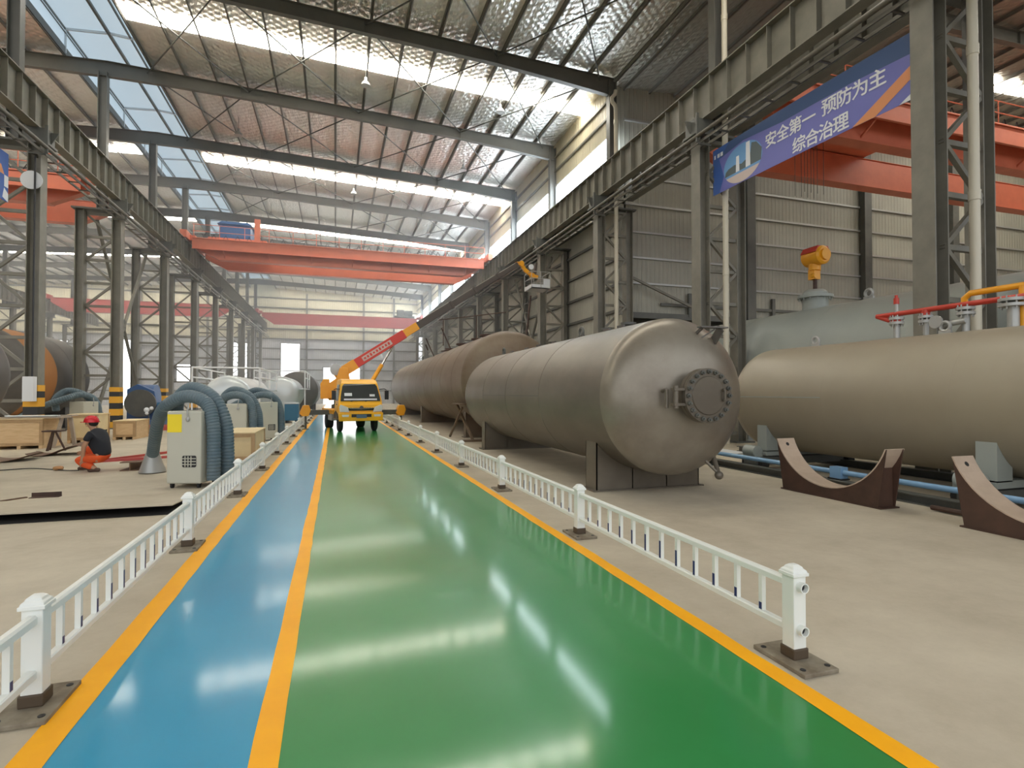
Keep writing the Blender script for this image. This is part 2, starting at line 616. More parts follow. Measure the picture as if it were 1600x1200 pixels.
# ridge monitor: translucent sheets on a frame
ZM0, ZM1 = zr(MX0) + DECK, 20.1
mb = MB()
mb.box((MX0 - .03, -7, ZM0 + 0.25), (MX0, YEND, ZM1))
mb.box((MX1, -7, ZM0 + 0.25), (MX1 + .03, YEND, ZM1))
mb.add([(MX0, -7, ZM1), (XR, -7, ZM1 + .2), (MX1, -7, ZM1), (MX0, YEND, ZM1), (XR, YEND, ZM1 + .2), (MX1, YEND, ZM1)],
       [(0, 1, 4, 3), (1, 2, 5, 4)])
struct('window_%d' % nwin, mb, monitor_light)
nwin += 1
mb = MB()
for xx in (MX0, MX1):
    mb.box((xx - .06, -7, ZM0 - .1), (xx + .06, YEND, ZM0 + .28))
    mb.box((xx - .05, -7, ZM1 - .1), (xx + .05, YEND, ZM1 + .02))
mb.box((MX0 + .03, -7, ZM0 + 0.95), (MX0 + .08, YEND, ZM0 + 1.0))
mb.box((XR - .06, -7, ZM1 - .02), (XR + .06, YEND, ZM1 + .12))
mb.box((-10.2, -7, ZM1 - .02), (-10.13, YEND, ZM1 + .08))
struct('trim_monitor_rail', mb, rafter_paint)
y = 0.7
while y < YEND:
    mb = MB()
    mb.bar((MX0, y, ZM1 - .05), (XR, y, ZM1 + .1), .07, .12)
    mb.bar((XR, y, ZM1 + .1), (MX1, y, ZM1 - .05), .07, .12)
    for xx in (MX0 + .03, MX1 - .03):
        mb.box((xx - .04, y - .04, ZM0), (xx + .04, y + .04, ZM1))
    struct('trim_monitor_frame', mb, frame_white)
    y += 4.015


# walls ------------------------------------------------------------
def holed(x0, x1, z0, z1, holes, y, th, ax='y'):
    """upright wall sheet with rectangular openings (x0,x1,z0,z1)"""
    xs = sorted({x0, x1} | {min(x1, max(x0, q)) for h in holes for q in h[:2]})
    zs = sorted({z0, z1} | {min(z1, max(z0, q)) for h in holes for q in h[2:]})
    mb = MB()
    for i in range(len(xs) - 1):
        for j in range(len(zs) - 1):
            cx, cz = (xs[i] + xs[i + 1]) / 2, (zs[j] + zs[j + 1]) / 2
            if any(h[0] < cx < h[1] and h[2] < cz < h[3] for h in holes):
                continue
            if ax == 'y':
                mb.box((xs[i], y, zs[j]), (xs[i + 1], y + th, zs[j + 1]))
            else:
                mb.box((y, xs[i], zs[j]), (y + th, xs[i + 1], zs[j + 1]))
    return mb


DOORS = [(-8.4, -5.6, 0, 9.85), (-1.9, 3.9, 0, 6.0), (-15.5, -13.3, 0, 9.8), (-25.0, -23.6, 3.6, 6.3), (-23.2, -20.9, 3.6, 6.2),
         (-31.0, -29.3, 0, 9.8), (-40.4, -39.0, 0, 9.8), (-38.7, -37.2, 0, 9.5), (-47, -44, 0, 9.8)]
struct('wall_back_lower', holed(XL, XE, 0, 10.6, DOORS, YEND, 0.2), pale_sheet_x)
struct('wall_back_upper', MB().box((XL, YEND, 10.6), (XE, YEND + .2, 20.4)), cream_sheet)
for z in (2.2, 3.9, 5.6, 7.3, 9.0, 10.6, 12.2, 13.9, 15.6, 17.2):
    mb = holed(XL, XE, z - .1, z + .1, [(a, b, c - 1, d) for a, b, c, d in DOORS if d > z and c < z], YEND - .18, .16)
    struct('trim_back_girt', mb, rafter_paint)
for i, (a, b, c, d) in enumerate(DOORS):
    mb = MB()
    mb.box((a - .12, YEND - .2, c), (a, YEND + .25, d + .12))
    mb.box((b, YEND - .2, c), (b + .12, YEND + .25, d + .12))
    mb.box((a - .12, YEND - .2, d), (b + .12, YEND + .25, d + .12))
    dr = struct('door_%d' % (i + 1), mb, rafter_paint)
    part('door_glow_panel', MB().box((a, YEND + .1, max(c, .02)), (b, YEND + .14, d)), door_light, dr, 'added glowing panel in place of daylight through the doorway')
for xx in (-52, -42, -35, -28, -19, -12.2, -4.5, 4.5, 9.5):
    struct('trim_wind_post', MB().box((xx - .15, YEND - .42, 0), (xx + .15, YEND - .18, 18)), rafter_paint)

# right wall of the main bay beyond the end wall of the neighbouring bay
ZW0, ZW1 = 13.35, 15.2
struct('wall_right_lower', MB().box((XE + .9, YB, 0), (XE + 1.0, YEND, 13.0)), grey_sheet_y)
struct('trim_wall_ledge', MB().box((XE, YB, 12.88), (XE + 1.0, YEND, 12.98)), steel_paint)
struct('wall_right_sill', MB().box((XE, YB, 12.9), (XE + .1, YEND, ZW0)), cream_sheet_y)
struct('wall_right_upper', MB().box((XE, YB, ZW1), (XE + .1, YEND, 18.2)), cream_sheet_y)
for k in range(3, len(FRAMES)):
    ya = FRAMES[k] + .22
    yb = FRAMES[k + 1] - .22 if k + 1 < len(FRAMES) else YEND - .2
    win = struct('window_%d' % nwin, MB().box((XE + .03, ya, ZW0), (XE + .06, yb, ZW1)), pane_light)
    mb = MB()
    n = 5
    for i in range(n + 1):
        yy = ya + (yb - ya) * i / n
        mb.box((XE - .01, yy - .025, ZW0), (XE + .03, yy + .025, ZW1))
    for zz in (ZW0, ZW1 - .06):
        mb.box((XE - .02, ya, zz), (XE + .03, yb, zz + .06))
    f = part('window_frame', mb, frame_white, win)
    nwin += 1
for z in (2.0, 3.4, 4.8, 6.2, 7.6, 9.0, 10.4, 11.8):
    struct('trim_right_girt', MB().box((XE + .75, YB, z - .07), (XE + .9, YEND, z + .07)), steel_dark)
for z in (16.1, 17.0):
    struct('trim_upper_girt', MB().box((XE - .12, YB, z - .05), (XE, YEND, z + .05)), steel_paint)

# end wall of the bay on the right
struct('wall_right_bay_end', MB().box((XE + .45, YB, 5.9), (XRR, YB + .12, 20.0)), grey_sheet_x)
struct('wall_right_bay_recess', MB().box((XE + 1.05, YB + 4, -.1), (XRR, YB + 4.2, 6.4)), steel_dark)
struct('ceiling_right_bay_recess', MB().box((XE + 1.05, YB + .1, 6.3), (XRR, YB + 4.2, 6.5)), steel_dark)
for z in (7.6, 8.95, 10.3, 11.75, 13.2, 14.7, 16.2):
    struct('trim_end_girt', MB().box((XE + .9, YB - .14, z - .05), (XRR, YB, z + .05)), steel_bare)
struct('trim_end_lintel', MB().box((XE + .9, YB - .2, 5.75), (XRR, YB, 6.05)), steel_dark)
struct('trim_end_rail', MB().box((XE + 3, YB - .2, 6.45), (XRR, YB - .1, 6.6)), steel_dark)
for xx in (22.2, 30.9, 38.5):
    struct('trim_end_post', MB().box((xx - .28, YB - .45, 0), (xx + .28, YB - .1, 18)), steel_dark)
for xx in (18.3, 23.9):
    struct('trim_end_stub', MB().box((xx - .1, YB - .24, 5.9), (xx + .1, YB - .1, 7.2)), steel_dark)
struct('trim_end_brace', MB().bar((14.4, YB - .6, 7.8), (18.1, YB - .6, 6.4), .12, .12), steel_paint)

# far side walls
struct('wall_left', MB().box((XL - .2, -7, 0), (XL, YEND, 18)), grey_sheet_y)
struct('wall_right', MB().box((XRR, -7, 0), (XRR + .2, YB, 20)), grey_sheet_y)


# ---------------------------------------------------------------- steel columns
def H(mb, x0, x1, w, z0, z1, t=.03):
    """H section: flanges at x0 and x1, width w across y"""
    mb.box((x0, -w / 2, z0), (x0 + t, w / 2, z1))
    mb.box((x1 - t, -w / 2, z0), (x1, w / 2, z1))
    mb.box((x0 + t, -t / 2, z0), (x1 - t, t / 2, z1))


def laced_column(name, label, loc, rz, group, hazard, top=17.6):
    t = thing(name, label, 'column', loc, rz, group)
    m = MB()
    H(m, 0, .42, .5, 0, 11.0)
    part('front_leg', m, steel_paint, t, world=False)
    m = MB()
    H(m, 1.62, 2.0, .42, 0, 11.0)
    part('rear_leg', m, steel_paint, t, world=False)
    n = 9
    for i in range(n + 1):
        z = .35 + i * 1.17
        part('lacing_strut', MB().bar((.4, -.1, z), (1.64, -.1, z), .12, .12), steel_paint, t, world=False)
        if i < n:
            a, b = ((.4, z), (1.64, z + 1.17)) if i % 2 == 0 else ((1.64, z), (.4, z + 1.17))
            part('lacing_bar', MB().bar((a[0], -.14, a[1]), (b[0], -.14, b[1]), .11, .10), steel_paint, t, world=False)
    m = MB().box((-.25, -.4, 11.0), (2.1, .4, 11.08))
    m.prism([(-.45, 11.55), (-.1, 11.55), (-.1, 11.08), (-.2, 11.08)], .04, 'y', -.02)
    m.box((-.2, -.3, 11.08), (.55, .3, 11.6))
    part('head_plate', m, steel_dark, t, world=False)
    m = MB().box((-.25, -.42, 0), (.67, .42, .05))
    m.box((1.4, -.4, 0), (2.2, .4, .05))
    part('base_plate', m, steel_dark, t, world=False)
    m = MB()
    H(m, .72, 1.12, .36, 11.08, top)
    part('upper_shaft', m, rafter_paint, t, world=False)
    if hazard:
        for j, (a, b) in enumerate(((.05, .35), (.67, 1.0), (1.3, 1.63), (1.87, 2.1))):
            part('yellow_band', MB().box((-.015, -.265, a), (.435, .265, b)), hazard_yellow, t, 'yellow painted band', world=False)
        for j, (a, b) in enumerate(((.35, .67), (1.0, 1.3), (1.63, 1.87))):
            part('black_band', MB().box((-.012, -.262, a), (.432, .262, b)), hazard_black, t, 'black painted band', world=False)
    return t


cR = laced_column('laced_column', 'laced steel column beside the end of the long blue banner, nearest in the right row',
                  (12.33, COLY[0], 0), 0, 'laced columns of the right row', False)
for i, y in enumerate(COLY[1:]):
    lab = ['laced steel column at the far end of the blue banner, second in the right row',
           'laced steel column with cream downpipe behind the front tank, third in the right row',
           'laced steel column behind the tanks beside the aerial basket, fourth in the right row'][i] if i < 3 else \
        '%s laced steel column along the right row, counted from the camera' % ORD[i + 1]
    dup(cR, (12.33, y, 0), 0, lab)
cL = laced_column('laced_column', 'laced steel column with white electrical box and hazard bands, nearest in view on the left',
                  (-10.4, COLY[2], 0), PI, 'laced columns of the left row', True, 18.15)
for i, y in enumerate(COLY[3:]):
    lab = ['laced steel column with yellow and black bands behind the crouching worker' if i == 0 else
           '%s laced steel column along the left row, counted from the white electrical box' % ORD[i + 1]][0]
    dup(cL, (-10.4, y, 0), PI, lab)


cF = laced_column('laced_column', 'laced steel column under the far girder of the left bay, nearest in view', (-33.0, COLY[5], 0), PI, 'laced columns of the far left row', False, 17.3)
for i, y in enumerate(COLY[6:]):
    dup(cF, (-33.0, y, 0), PI, 'laced steel column under the far girder of the left bay, %s in view' % ORD[i + 1])


# crane runway girders with stiffeners every 0.75 m
def runway(name, label, x, side, y0, y1):
    t = thing(name, label, 'beam', (x, y0, 11.6), 0, 'crane runway girders')
    m = MB()
    m.box((x - .2, y0, 11.6), (x + .2, y1, 11.64))
    m.box((x - .22, y0, 12.98), (x + .22, y1, 13.02))
    m.box((x - .01, y0, 11.64), (x + .01, y1, 12.98))
    y = y0 + .3
    while y < y1:
        m.box((x - .19, y - .012, 11.64), (x + .19, y + .012, 12.98))
        y += 0.9
    part('girder', m, steel_paint, t)
    m = MB().box((x - .05, y0, 13.02), (x + .05, y1, 13.12))
    part('crane_rail', m, rust_edge, t)
    m = MB().box((min(x, x + side * .75), y0, 12.95), (max(x, x + side * .75), y1, 12.99))
    m.box((x + side * .7 - .03, y0, 12.7), (x + side * .7 + .03, y1, 12.99))
    part('walkway_plate', m, steel_dark, t)
    return t


runway('runway_girder', 'long crane runway girder along the right column row', 12.62, 1, -4, 95.5)
runway('runway_girder', 'long crane runway girder along the left column row', -10.62, -1, -4, 95.5)
runway('runway_girder', 'distant crane runway girder on the far side of the left bay', -33.2, -1, 20, 95.5)


# lower pipe and cable ladder hung below the girders
def cable_run(x, side, lab1, lab2):
    solo('conduit_pipe', MB().tube([(x, -4, 10.78), (x, 95, 10.78)], .075, 10), tray_paint, lab1, 'pipe')
    t = thing('cable_ladder', lab2, 'cable tray', (x + side * .35, -4, 10.6))
    for k, dx in enumerate((.12, .5)):
        part('side_rail', MB().box((x + side * dx - .02, -4, 10.56), (x + side * dx + .02, 95, 10.66)), tray_paint, t)
    for k in range(98):
        y = -3.8 + k
        part('rung', MB().box((min(x + side * .12, x + side * .5), y, 10.56), (max(x + side * .12, x + side * .5), y + .06, 10.6)), tray_paint, t)
    for y in COLY:
        part('hanger', MB().box((x - .05, y - .6, 10.56), (x + .05, y - .55, 11.6)).box((min(x, x + side * .55), y - .6, 10.5), (max(x, x + side * .55), y - .55, 10.56)), steel_dark, t)


cable_run(12.0, 1, 'grey conduit pipe running below the right runway girder', 'cable ladder running below the right runway girder')
cable_run(-10.1, -1, 'grey conduit pipe running below the left runway girder', 'cable ladder running below the left runway girder')

# downpipes next to the right columns, with a swan neck below the eave
PLAB = ['cream downpipe standing beside the nearest right column', 'cream downpipe passing behind the left end of the banner',
        'thin cream downpipe beside the third right column', 'cream downpipe beside the fourth right column',
        'cream downpipe beside the fifth right column', 'cream downpipe beside the sixth right column']
for i, y in enumerate(COLY[:3]):
    yy = y - .45
    m = MB()
    px = 13.25
    m.tube([(px, yy, 0), (px, yy, 16.0), (px - .05, yy, 16.15), (px - .2, yy, 16.3), (px - .22, yy, 16.5), (px - .05, yy, 16.7), (px, yy, 16.9)], .1, 12)
    for z in (2.9, 6.0, 9.2, 12.2, 15.2):
        m.lathe([(.115, 0), (.115, .22)], (px, yy, z), 'z', 12)
    solo('downpipe', m, pipe_cream, PLAB[i], 'pipe', 'downpipes on the right columns')

# vertical bracing between the columns
for (x, ya, yb, lab) in ((-11.6, COLY[3], COLY[4], 'crossed steel tube bracing between two left columns'),
                         (13.3, COLY[3], COLY[4], 'crossed steel tube bracing between columns near the basket')):
    t = thing('column_bracing', lab, 'bracing', (x, ya, 0))
    part('diagonal_tube', MB().tube([(x, ya + .2, .5), (x, yb - .2, 10.6)], .09, 10), steel_paint, t)
    part('diagonal_tube', MB().tube([(x, yb - .2, .5), (x, ya + .2, 10.6)], .09, 10), steel_paint, t)
    part('gusset_plate', MB().box((x - .02, (ya + yb) / 2 - .35, 5.1), (x + .02, (ya + yb) / 2 + .35, 6.0)), steel_dark, t)

runway('runway_girder', 'crane runway girder on the neighbouring bay side of the right columns', 14.25, 1, -4, 24.8)


# ---------------------------------------------------------------- overhead travelling cranes
def crane(name, label, x0, x1, yn, paint, single=False, trolley=None, zb=11.9, zt=13.2):
    t = thing(name, label, 'crane', ((x0 + x1) / 2, yn, 13.12))
    a, b = x0 + .55, x1 - .55

    def girder(y, w, nm):
        m = MB()
        poly = [(a, zt - .5), (a + 1.6, zb), (b - 1.6, zb), (b, zt - .5), (b, zt), (a, zt)]
        m.prism(poly, w, 'y', y - w / 2)
        m.box((a, y - w / 2 - .06, zt), (b, y + w / 2 + .06, zt + .03))
        m.box((a + 1.6, y - w / 2 - .06, zb - .03), (b - 1.6, y + w / 2 + .06, zb))
        part(nm, m, paint, t, bevel=.012)
    girder(yn, .5, 'main_girder')
    if not single:
        girder(yn + 3.6, .5, 'main_girder')
        # walkway with a deep fascia on the near side
        m = MB()
        m.box((a, yn - 1.0, 12.45), (b, yn - .97, 13.22))
        m.box((a, yn - 1.0, 13.18), (b, yn - .25, 13.22))
        m.box((a, yn - 1.08, 12.42), (b, yn - .97, 12.48))
        m.box((a, yn - 1.08, 13.2), (b, yn - .97, 13.26))
        k = a + 2
        while k < b:
            m.box((k, yn - 1.02, 12.45), (k + .03, yn - 1.0, 13.22))
            m.prism([(yn - .97, 12.5), (yn - .25, 12.0), (yn - .25, 12.1), (yn - .97, 12.6)], .06, 'x', k)
            k += 3.1
        part('walkway', m, paint, t)
        m = MB()
        for z in (13.75, 14.25):
            m.tube([(a, yn - .98, z), (b, yn - .98, z)], .025, 6)
        k = a + .1
        while k < b + .1:
            m.tube([(k, yn - .98, 13.2), (k, yn - .98, 14.25)], .025, 6)
            k += 1.7
        part('handrail', m, paint, t)
        m = MB()
        k = a + .6
        while k < b - .8:
            pts = [(k + .8 * i / 6, yn - .85, 13.62 - .55 * math.sin(PI * i / 6)) for i in range(7)]
            m.tube(pts, .018, 5)
            k += .8
        part('festoon_cable', m, black_rubber, t, 'black looped power cable')
    ye = yn + (3.6 if not single else 0)
    for xx in (x0, x1):
        m = MB().box((xx - .22, yn - 1.2, 13.2), (xx + .22, ye + 1.2, 13.75))
        s_ = 1 if xx == x0 else -1
        for yy in (yn, ye):
            m.box((min(xx, xx + s_ * .6), yy - .25, 12.72), (max(xx, xx + s_ * .6), yy + .25, 13.2)) if False else None
            m.box((min(xx, xx + s_ * .6), yy - .25, 13.2), (max(xx, xx + s_ * .6), yy + .25, 13.6))
        part('end_carriage', m, paint, t, bevel=.02)
        for yy in (yn - .9, ye + .9):
            part('travel_wheel', MB().lathe([(.05, -.1), (.25, -.1), (.25, .1), (.05, .1)], (xx, yy, 13.37), 'x', 16), steel_dark, t)
    return t


c1 = crane('overhead_crane', 'orange-red overhead travelling crane spanning the aisle ahead', -10.62, 12.62, 46.5, orange)
m = MB().box((-9.3, 46.9, 13.45), (-5.2, 49.7, 13.75)).box((-9.0, 46.9, 13.3), (-8.7, 49.7, 13.45)).box((-6, 46.9, 13.3), (-5.7, 49.7, 13.45))
part('trolley', m, orange, c1)
m = MB().box((-8.6, 47.2, 13.75), (-6.4, 49.3, 14.9))
m.prism([(-8.75, 14.9), (-6.25, 14.9), (-6.6, 15.1), (-8.4, 15.1)], 2.3, 'y', 47.1)
part('winch_cover', m, blue_machine, c1, 'dark blue winch cover')
part('stop_post', MB().box((-5.9, 45.5, 13.2), (-5.5, 45.7, 15.0)), orange, c1)

c2 = crane('overhead_crane', 'bright orange overhead travelling crane behind the blue banner', 14.3, 45.2, 16.8, orange)
m = MB().box((20.5, 16.5, 13.3), (24.5, 20.9, 13.7))
part('trolley', m, orange, c2)
part('winch', MB().lathe([(.02, -.8), (.5, -.8), (.5, .8), (.02, .8)], (22.5, 18.5, 14.3), 'x', 20).box((21.2, 18, 13.7), (23.8, 19, 14.0)), crane_green, c2, 'green winch on top')
for i in range(4):
    for j in (0, 1):
        part('hoist_rope', MB().tube([(18.6 + .34 * i, 18.0 + .5 * j, 13.4), (18.6 + .34 * i, 18.0 + .5 * j, 10.2)], .012, 5), steel_dark, c2)

c3 = crane('overhead_crane', 'dark orange overhead travelling crane in the left bay', -33.2, -12.3, 35.4, orange)
c4 = crane('overhead_crane', 'dull red single-girder overhead crane near the back wall', -10.62, 12.62, 86, red_crane, True, zb=11.75, zt=13.35)
m = MB().box((8.6, 85.5, 13.4), (11.6, 86.5, 13.7)).box((9, 85.6, 13.7), (10, 86.4, 14.6)).lathe([(.02, -.6), (.45, -.6), (.45, .6), (.02, .6)], (10.7, 86, 14.1), 'x', 14)
part('hoist', m, steel_dark, c4, 'dark hoist on top')
c5 = crane('overhead_crane', 'dull red overhead crane far back in the left bay', -33.2, -12.3, 80, red_crane, True, zb=11.75, zt=13.3)

# ---------------------------------------------------------------- pressure vessels
def dishprof(R, y0, y1, k, sign=0, n=12):
    """(radius, y) profile of a cylinder with two elliptical dish ends"""
    p = []
    for i in range(n + 1):
        a = PI / 2 * i / n
        p.append((R * math.sin(a), y0 - k * R * math.cos(a)))
    q = [(r, y1 + (y0 - y)) for r, y in reversed(p)]
    return p, q


def shell(t, X, Z, R, y0, y1, k, mcyl, mdish, seams=(), n=72, rise=.006):
    p, q = dishprof(R, y0, y1, k)
    part('shell', MB().lathe([(R, y0), (R, y1)], (X, 0, Z), 'y', n), mcyl, t)
    part('dished_end', MB().lathe(p, (X, 0, Z), 'y', n), mdish, t)
    part('dished_end', MB().lathe(q, (X, 0, Z), 'y', n), mdish, t)
    for y in seams:
        part('weld_seam', MB().lathe([(R - .01, y - .02), (R + rise, y - .008), (R + rise, y + .008), (R - .01, y + .02)], (X, 0, Z), 'y', n), mcyl, t)


def lug(t, X, Y, Z, m, s=1.0, ax='y'):
    """lifting eye: a plate with a hole standing on the shell"""
    mb = MB()
    n = 14
    o, i_ = [], []
    for j in range(n + 1):
        a = PI * j / n
        o.append((math.cos(a) * .1 * s, .1 * s + math.sin(a) * .1 * s))
    outer = [(-.1 * s, -.12 * s)] + list(reversed(o)) + [(.1 * s, -.12 * s)]
    hole = [(math.cos(2 * PI * j / 12) * .05 * s, .1 * s + math.sin(2 * PI * j / 12) * .05 * s) for j in range(12)]
    # ring built as a tube, web below as a plate
    mb.tube([(0, math.cos(2 * PI * j / 16) * .075 * s, .1 * s + math.sin(2 * PI * j / 16) * .075 * s) for j in range(17)], .028 * s, 8, False)
    mb.box((-.02 * s, -.1 * s, -.15 * s), (.02 * s, .1 * s, .04 * s))
    if ax == 'x':
        mb.v = [Vector((v.y, v.x, v.z)) for v in mb.v]
    mb.v = [v + Vector((X, Y, Z)) for v in mb.v]
    part('lifting_lug', mb, m, t)


def saddle(t, X, Y, Z, R, half, ly, m, z0=0.0, th=.32, wear=True):
    """vessel support: base plate, web cut to the shell, end ribs and wear plate"""
    mb = MB()
    a = math.asin(min(.97, half / R))
    pts = [(half, z0), (-half, z0)]
    arc = [(X + R * math.sin(-a + 2 * a * i / 18), Z - R * math.cos(-a + 2 * a * i / 18)) for i in range(19)]
    poly = [(X + half, z0 + .02), (X - half, z0 + .02)] + arc
    for yy in (Y - ly / 2, Y + ly / 2 - .02):
        mb.prism(poly, .02, 'y', yy)
    for xx in (X - half, X - half / 3, X + half / 3, X + half - .02):
        zt = Z - math.sqrt(max(0.01, R * R - (xx - X) ** 2)) + .0
        mb.box((xx, Y - ly / 2, z0 + .02), (xx + .02, Y + ly / 2, zt))
    mb.box((X - half - .08, Y - ly / 2 - .05, z0), (X + half + .08, Y + ly / 2 + .05, z0 + .025))
    part('saddle', mb, m, t)


# front tank
T = thing('pressure_vessel', 'large brown-grey steel tank with a bolted round manhole facing the camera', 'tank', (5.65, 8.4, 0))
TX, TZ, TR, TY0, TY1 = 5.65, 1.74, 1.385, 8.43, 18.5
shell(T, TX, TZ, TR, TY0, TY1, .5, tank_brown, tank_dish, (11.4, 13.9, 16.2, 18.45))
part('weld_seam', MB().box((TX - TR - .004, 11.4, TZ - .008), (TX - TR + .03, 16.2, TZ + .008)), tank_shade, T, 'dark lengthwise weld')
saddle(T, TX, 9.35, TZ, TR, 1.1, .45, tank_brown)
saddle(T, TX, 17.2, TZ, TR, 1.1, .40, tank_brown)
# manhole neck, flange, cover, bolts, hinge
fy = TY0 - .5 * TR
mx, mz = TX + .02, TZ + .02
part('manhole_neck', MB().lathe([(.33, fy + .25), (.33, fy - .26)], (mx, 0, mz), 'y', 40), tank_brown, T)
part('manhole_flange', MB().lathe([(.33, fy - .17), (.44, fy - .17), (.44, fy - .25), (.33, fy - .25)], (mx, 0, mz), 'y', 48), tank_brown, T)
part('manhole_cover', MB().lathe([(.001, fy - .35), (.30, fy - .35), (.315, fy - .335), (.44, fy - .335), (.44, fy - .26), (.001, fy - .26)], (mx, 0, mz), 'y', 48), tank_brown, T)
for i in range(20):
    a = 2 * PI * i / 20
    bx, bz = mx + .385 * math.cos(a), mz + .385 * math.sin(a)
    b_ = MB().lathe([(.001, fy - .41), (.018, fy - .41), (.018, fy - .14), (.001, fy - .14)], (bx, 0, bz), 'y', 8)
    b_.lathe([(.001, fy - .375), (.036, fy - .375), (.036, fy - .335), (.001, fy - .335)], (bx, 0, bz), 'y', 6, False)
    part('bolt', b_, steel_dark, T)
m = MB()
for dz in (.1, -.14):
    m.box((mx - .62, fy - .32, mz + dz - .02), (mx - .36, fy - .22, mz + dz + .02))
m.tube([(mx - .56, fy - .27, mz - .2), (mx - .56, fy - .27, mz + .16)], .045, 10)
m.tube([(mx - .62, fy - .1, mz - .2), (mx - .62, fy - .1, mz + .1)], .03, 8)
m.tube([(mx - .62, fy - .1, mz + .1), (mx - .55, fy + .25, mz + .05)], .03, 8)
part('hinge', m, tank_brown, T)
m = MB()
for dz in (.09, -.07):
    m.tube([(mx + .26, fy - .34, mz + dz), (mx + .26, fy - .40, mz + dz)], .025, 8)
m.tube([(mx + .26, fy - .40, mz + .09), (mx + .26, fy - .40, mz - .07)], .02, 8)
part('handle', m, tank_brown, T)
# lugs and nozzles on top
for yy in (18.2, 11.9):
    lug(T, TX - .1, yy, TZ + TR, steel_dark, 1.25)
for yy, s in ((11.5, .12), (10.5, .17)):
    m = MB().lathe([(s * .45, -.1), (s * .45, .16)], (TX + .35, yy, TZ + TR - .02), 'z', 16)
    m.lathe([(s * .45, .16), (s, .16), (s, .21), (.001, .21)], (TX + .35, yy, TZ + TR - .02), 'z', 20)
    part('nozzle', m, steel_dark, T)
for yy in (16.6, 15.2, 14.2, 13.1, 10.2, 9.6):
    part('insulation_cleat', MB().box((TX - .35, yy - .12, TZ + TR * .96), (TX - .3, yy + .12, TZ + TR + .005)), tank_shade, T)
# bracket on the upper right of the dish
m = MB()
by = TY0 - .36
m.bar((TX + .26, by + .02, TZ + 1.06), (TX + .26, by - .2, TZ + 1.17), .03, .05)
m.bar((TX + .62, by - .02, TZ + .96), (TX + .62, by - .22, TZ + 1.17), .03, .16)
m.bar((TX + .2, by - .2, TZ + 1.18), (TX + .74, by - .2, TZ + 1.18), .12, .025)
m.bar((TX + .24, by - .04, TZ + .93), (TX + .62, by - .02, TZ + .9), .025, .025)
m.bar((TX + .26, by - .02, TZ + .95), (TX + .52, by - .18, TZ + 1.15), .025, .025)
part('davit_bracket', m, tank_shade, T)
# drain pipe with cap under the dish
m = MB().tube([(TX + .42, TY0 - .25, TZ - 1.02), (TX + .68, TY0 - .42, TZ - 1.34)], .025, 8)
m.tube([(TX + .78, TY0 - .1, TZ - .95), (TX + .68, TY0 - .42, TZ - 1.34)], .04, 10)
m.ball((TX + .68, TY0 - .43, TZ - 1.36), .075, 12, 8)
part('drain_pipe', m, tank_brown, T)

# second tank behind it
T = thing('pressure_vessel', 'long rusty brown steel tank lying behind the front tank by the truck', 'tank', (6.49, 20.6, 0))
TX, TZ, TR = 6.49, 2.31, 1.93
shell(T, TX, TZ, TR, 20.62, 48.3, .46, tank_rust, tank_rust, (22.5, 25.0, 27.5, 30.0, 33.0, 36.0, 40.0))
for yy in (22.0, 34.0, 46.5):
    saddle(T, TX, yy, TZ, TR, 1.45, .4, tank_rust)
for yy, s in ((33.0, .35), (29.5, .42), (26.5, .30), (24.6, .36)):
    m = MB().lathe([(s * .7, -.15), (s * .7, .22)], (TX + .2, yy, TZ + TR - .03), 'z', 20)
    m.lathe([(s * .7, .22), (s, .22), (s, .3), (.001, .3)], (TX + .2, yy, TZ + TR - .03), 'z', 24)
    part('nozzle', m, cradle_rust, T)
lug(T, TX - .3, 41, TZ + TR - .02, steel_dark, 1.8)
for p, q in (((5.6, 27.6, 4.0), (5.1, 27.6, 5.1)), ((5.6, 27.6, 4.0), (5.3, 28.6, 4.0)), ((5.5, 32.0, 3.9), (5.0, 32.0, 5.0)), ((5.0, 32.0, 4.6), (5.6, 35.0, 4.55))):
    part('platform_support', MB().bar(p, q, .07, .05), cradle_rust, T)
for p, q in (((5.0, 27.6, 5.5), (7.4, 24.0, 5.5)), ((5.2, 27.6, 4.2), (5.2, 27.6, 5.5)), ((6.4, 25.5, 4.2), (6.4, 25.5, 5.5))):
    part('safety_rail', MB().tube([p, q], .025, 6), cradle_rust, T)
m = MB()
m.bar((4.62, 20.6, 1.25), (4.5, 22.4, .02), .07, .07).bar((4.62, 21.6, 1.35), (4.9, 20.0, .02), .08, .08)
m.box((4.4, 19.8, .0), (5.4, 19.95, .08)).bar((4.6, 20.4, 1.38), (4.6, 21.9, 1.38), .25, .04)
part('prop', m, tank_rust, T)

# beige tank by the cradles
T = thing('pressure_vessel', 'smooth beige tank with red pipework on top, beside the rusty cradles', 'tank', (10.8, 5, 0))
TX, TZ, TR = 10.8, 1.65, 1.26
shell(T, TX, TZ, TR, .2, 11.34, .5, tank_beige, tank_beige, (11.3, 8.9, 6.4, 3.9), rise=.0015)
part('weld_seam', MB().box((TX - TR - .004, 8.9, TZ + .05), (TX - TR + .03, 11.3, TZ + .07)), tank_grey, T, 'dark lengthwise weld')
for yy in (10.7, 5.95, 1.2):
    m = MB()
    m.box((TX - 1.12, yy - .28, 1.12), (TX - .95, yy + .28, 1.15))
    m.prism([(TX - 1.1, .42), (TX - .75, .42), (TX - .75, .75), (TX - .95, 1.12), (TX - 1.1, 1.12)], .30, 'y', yy - .15)
    m.prism([(TX + 1.1, .42), (TX + .75, .42), (TX + .75, .75), (TX + .95, 1.12), (TX + 1.1, 1.12)], .30, 'y', yy - .15)
    m.box((TX - 1.1, yy - .15, .32), (TX + 1.1, yy + .15, .44))
    part('saddle', m, tank_grey, T, 'grey-green saddle')
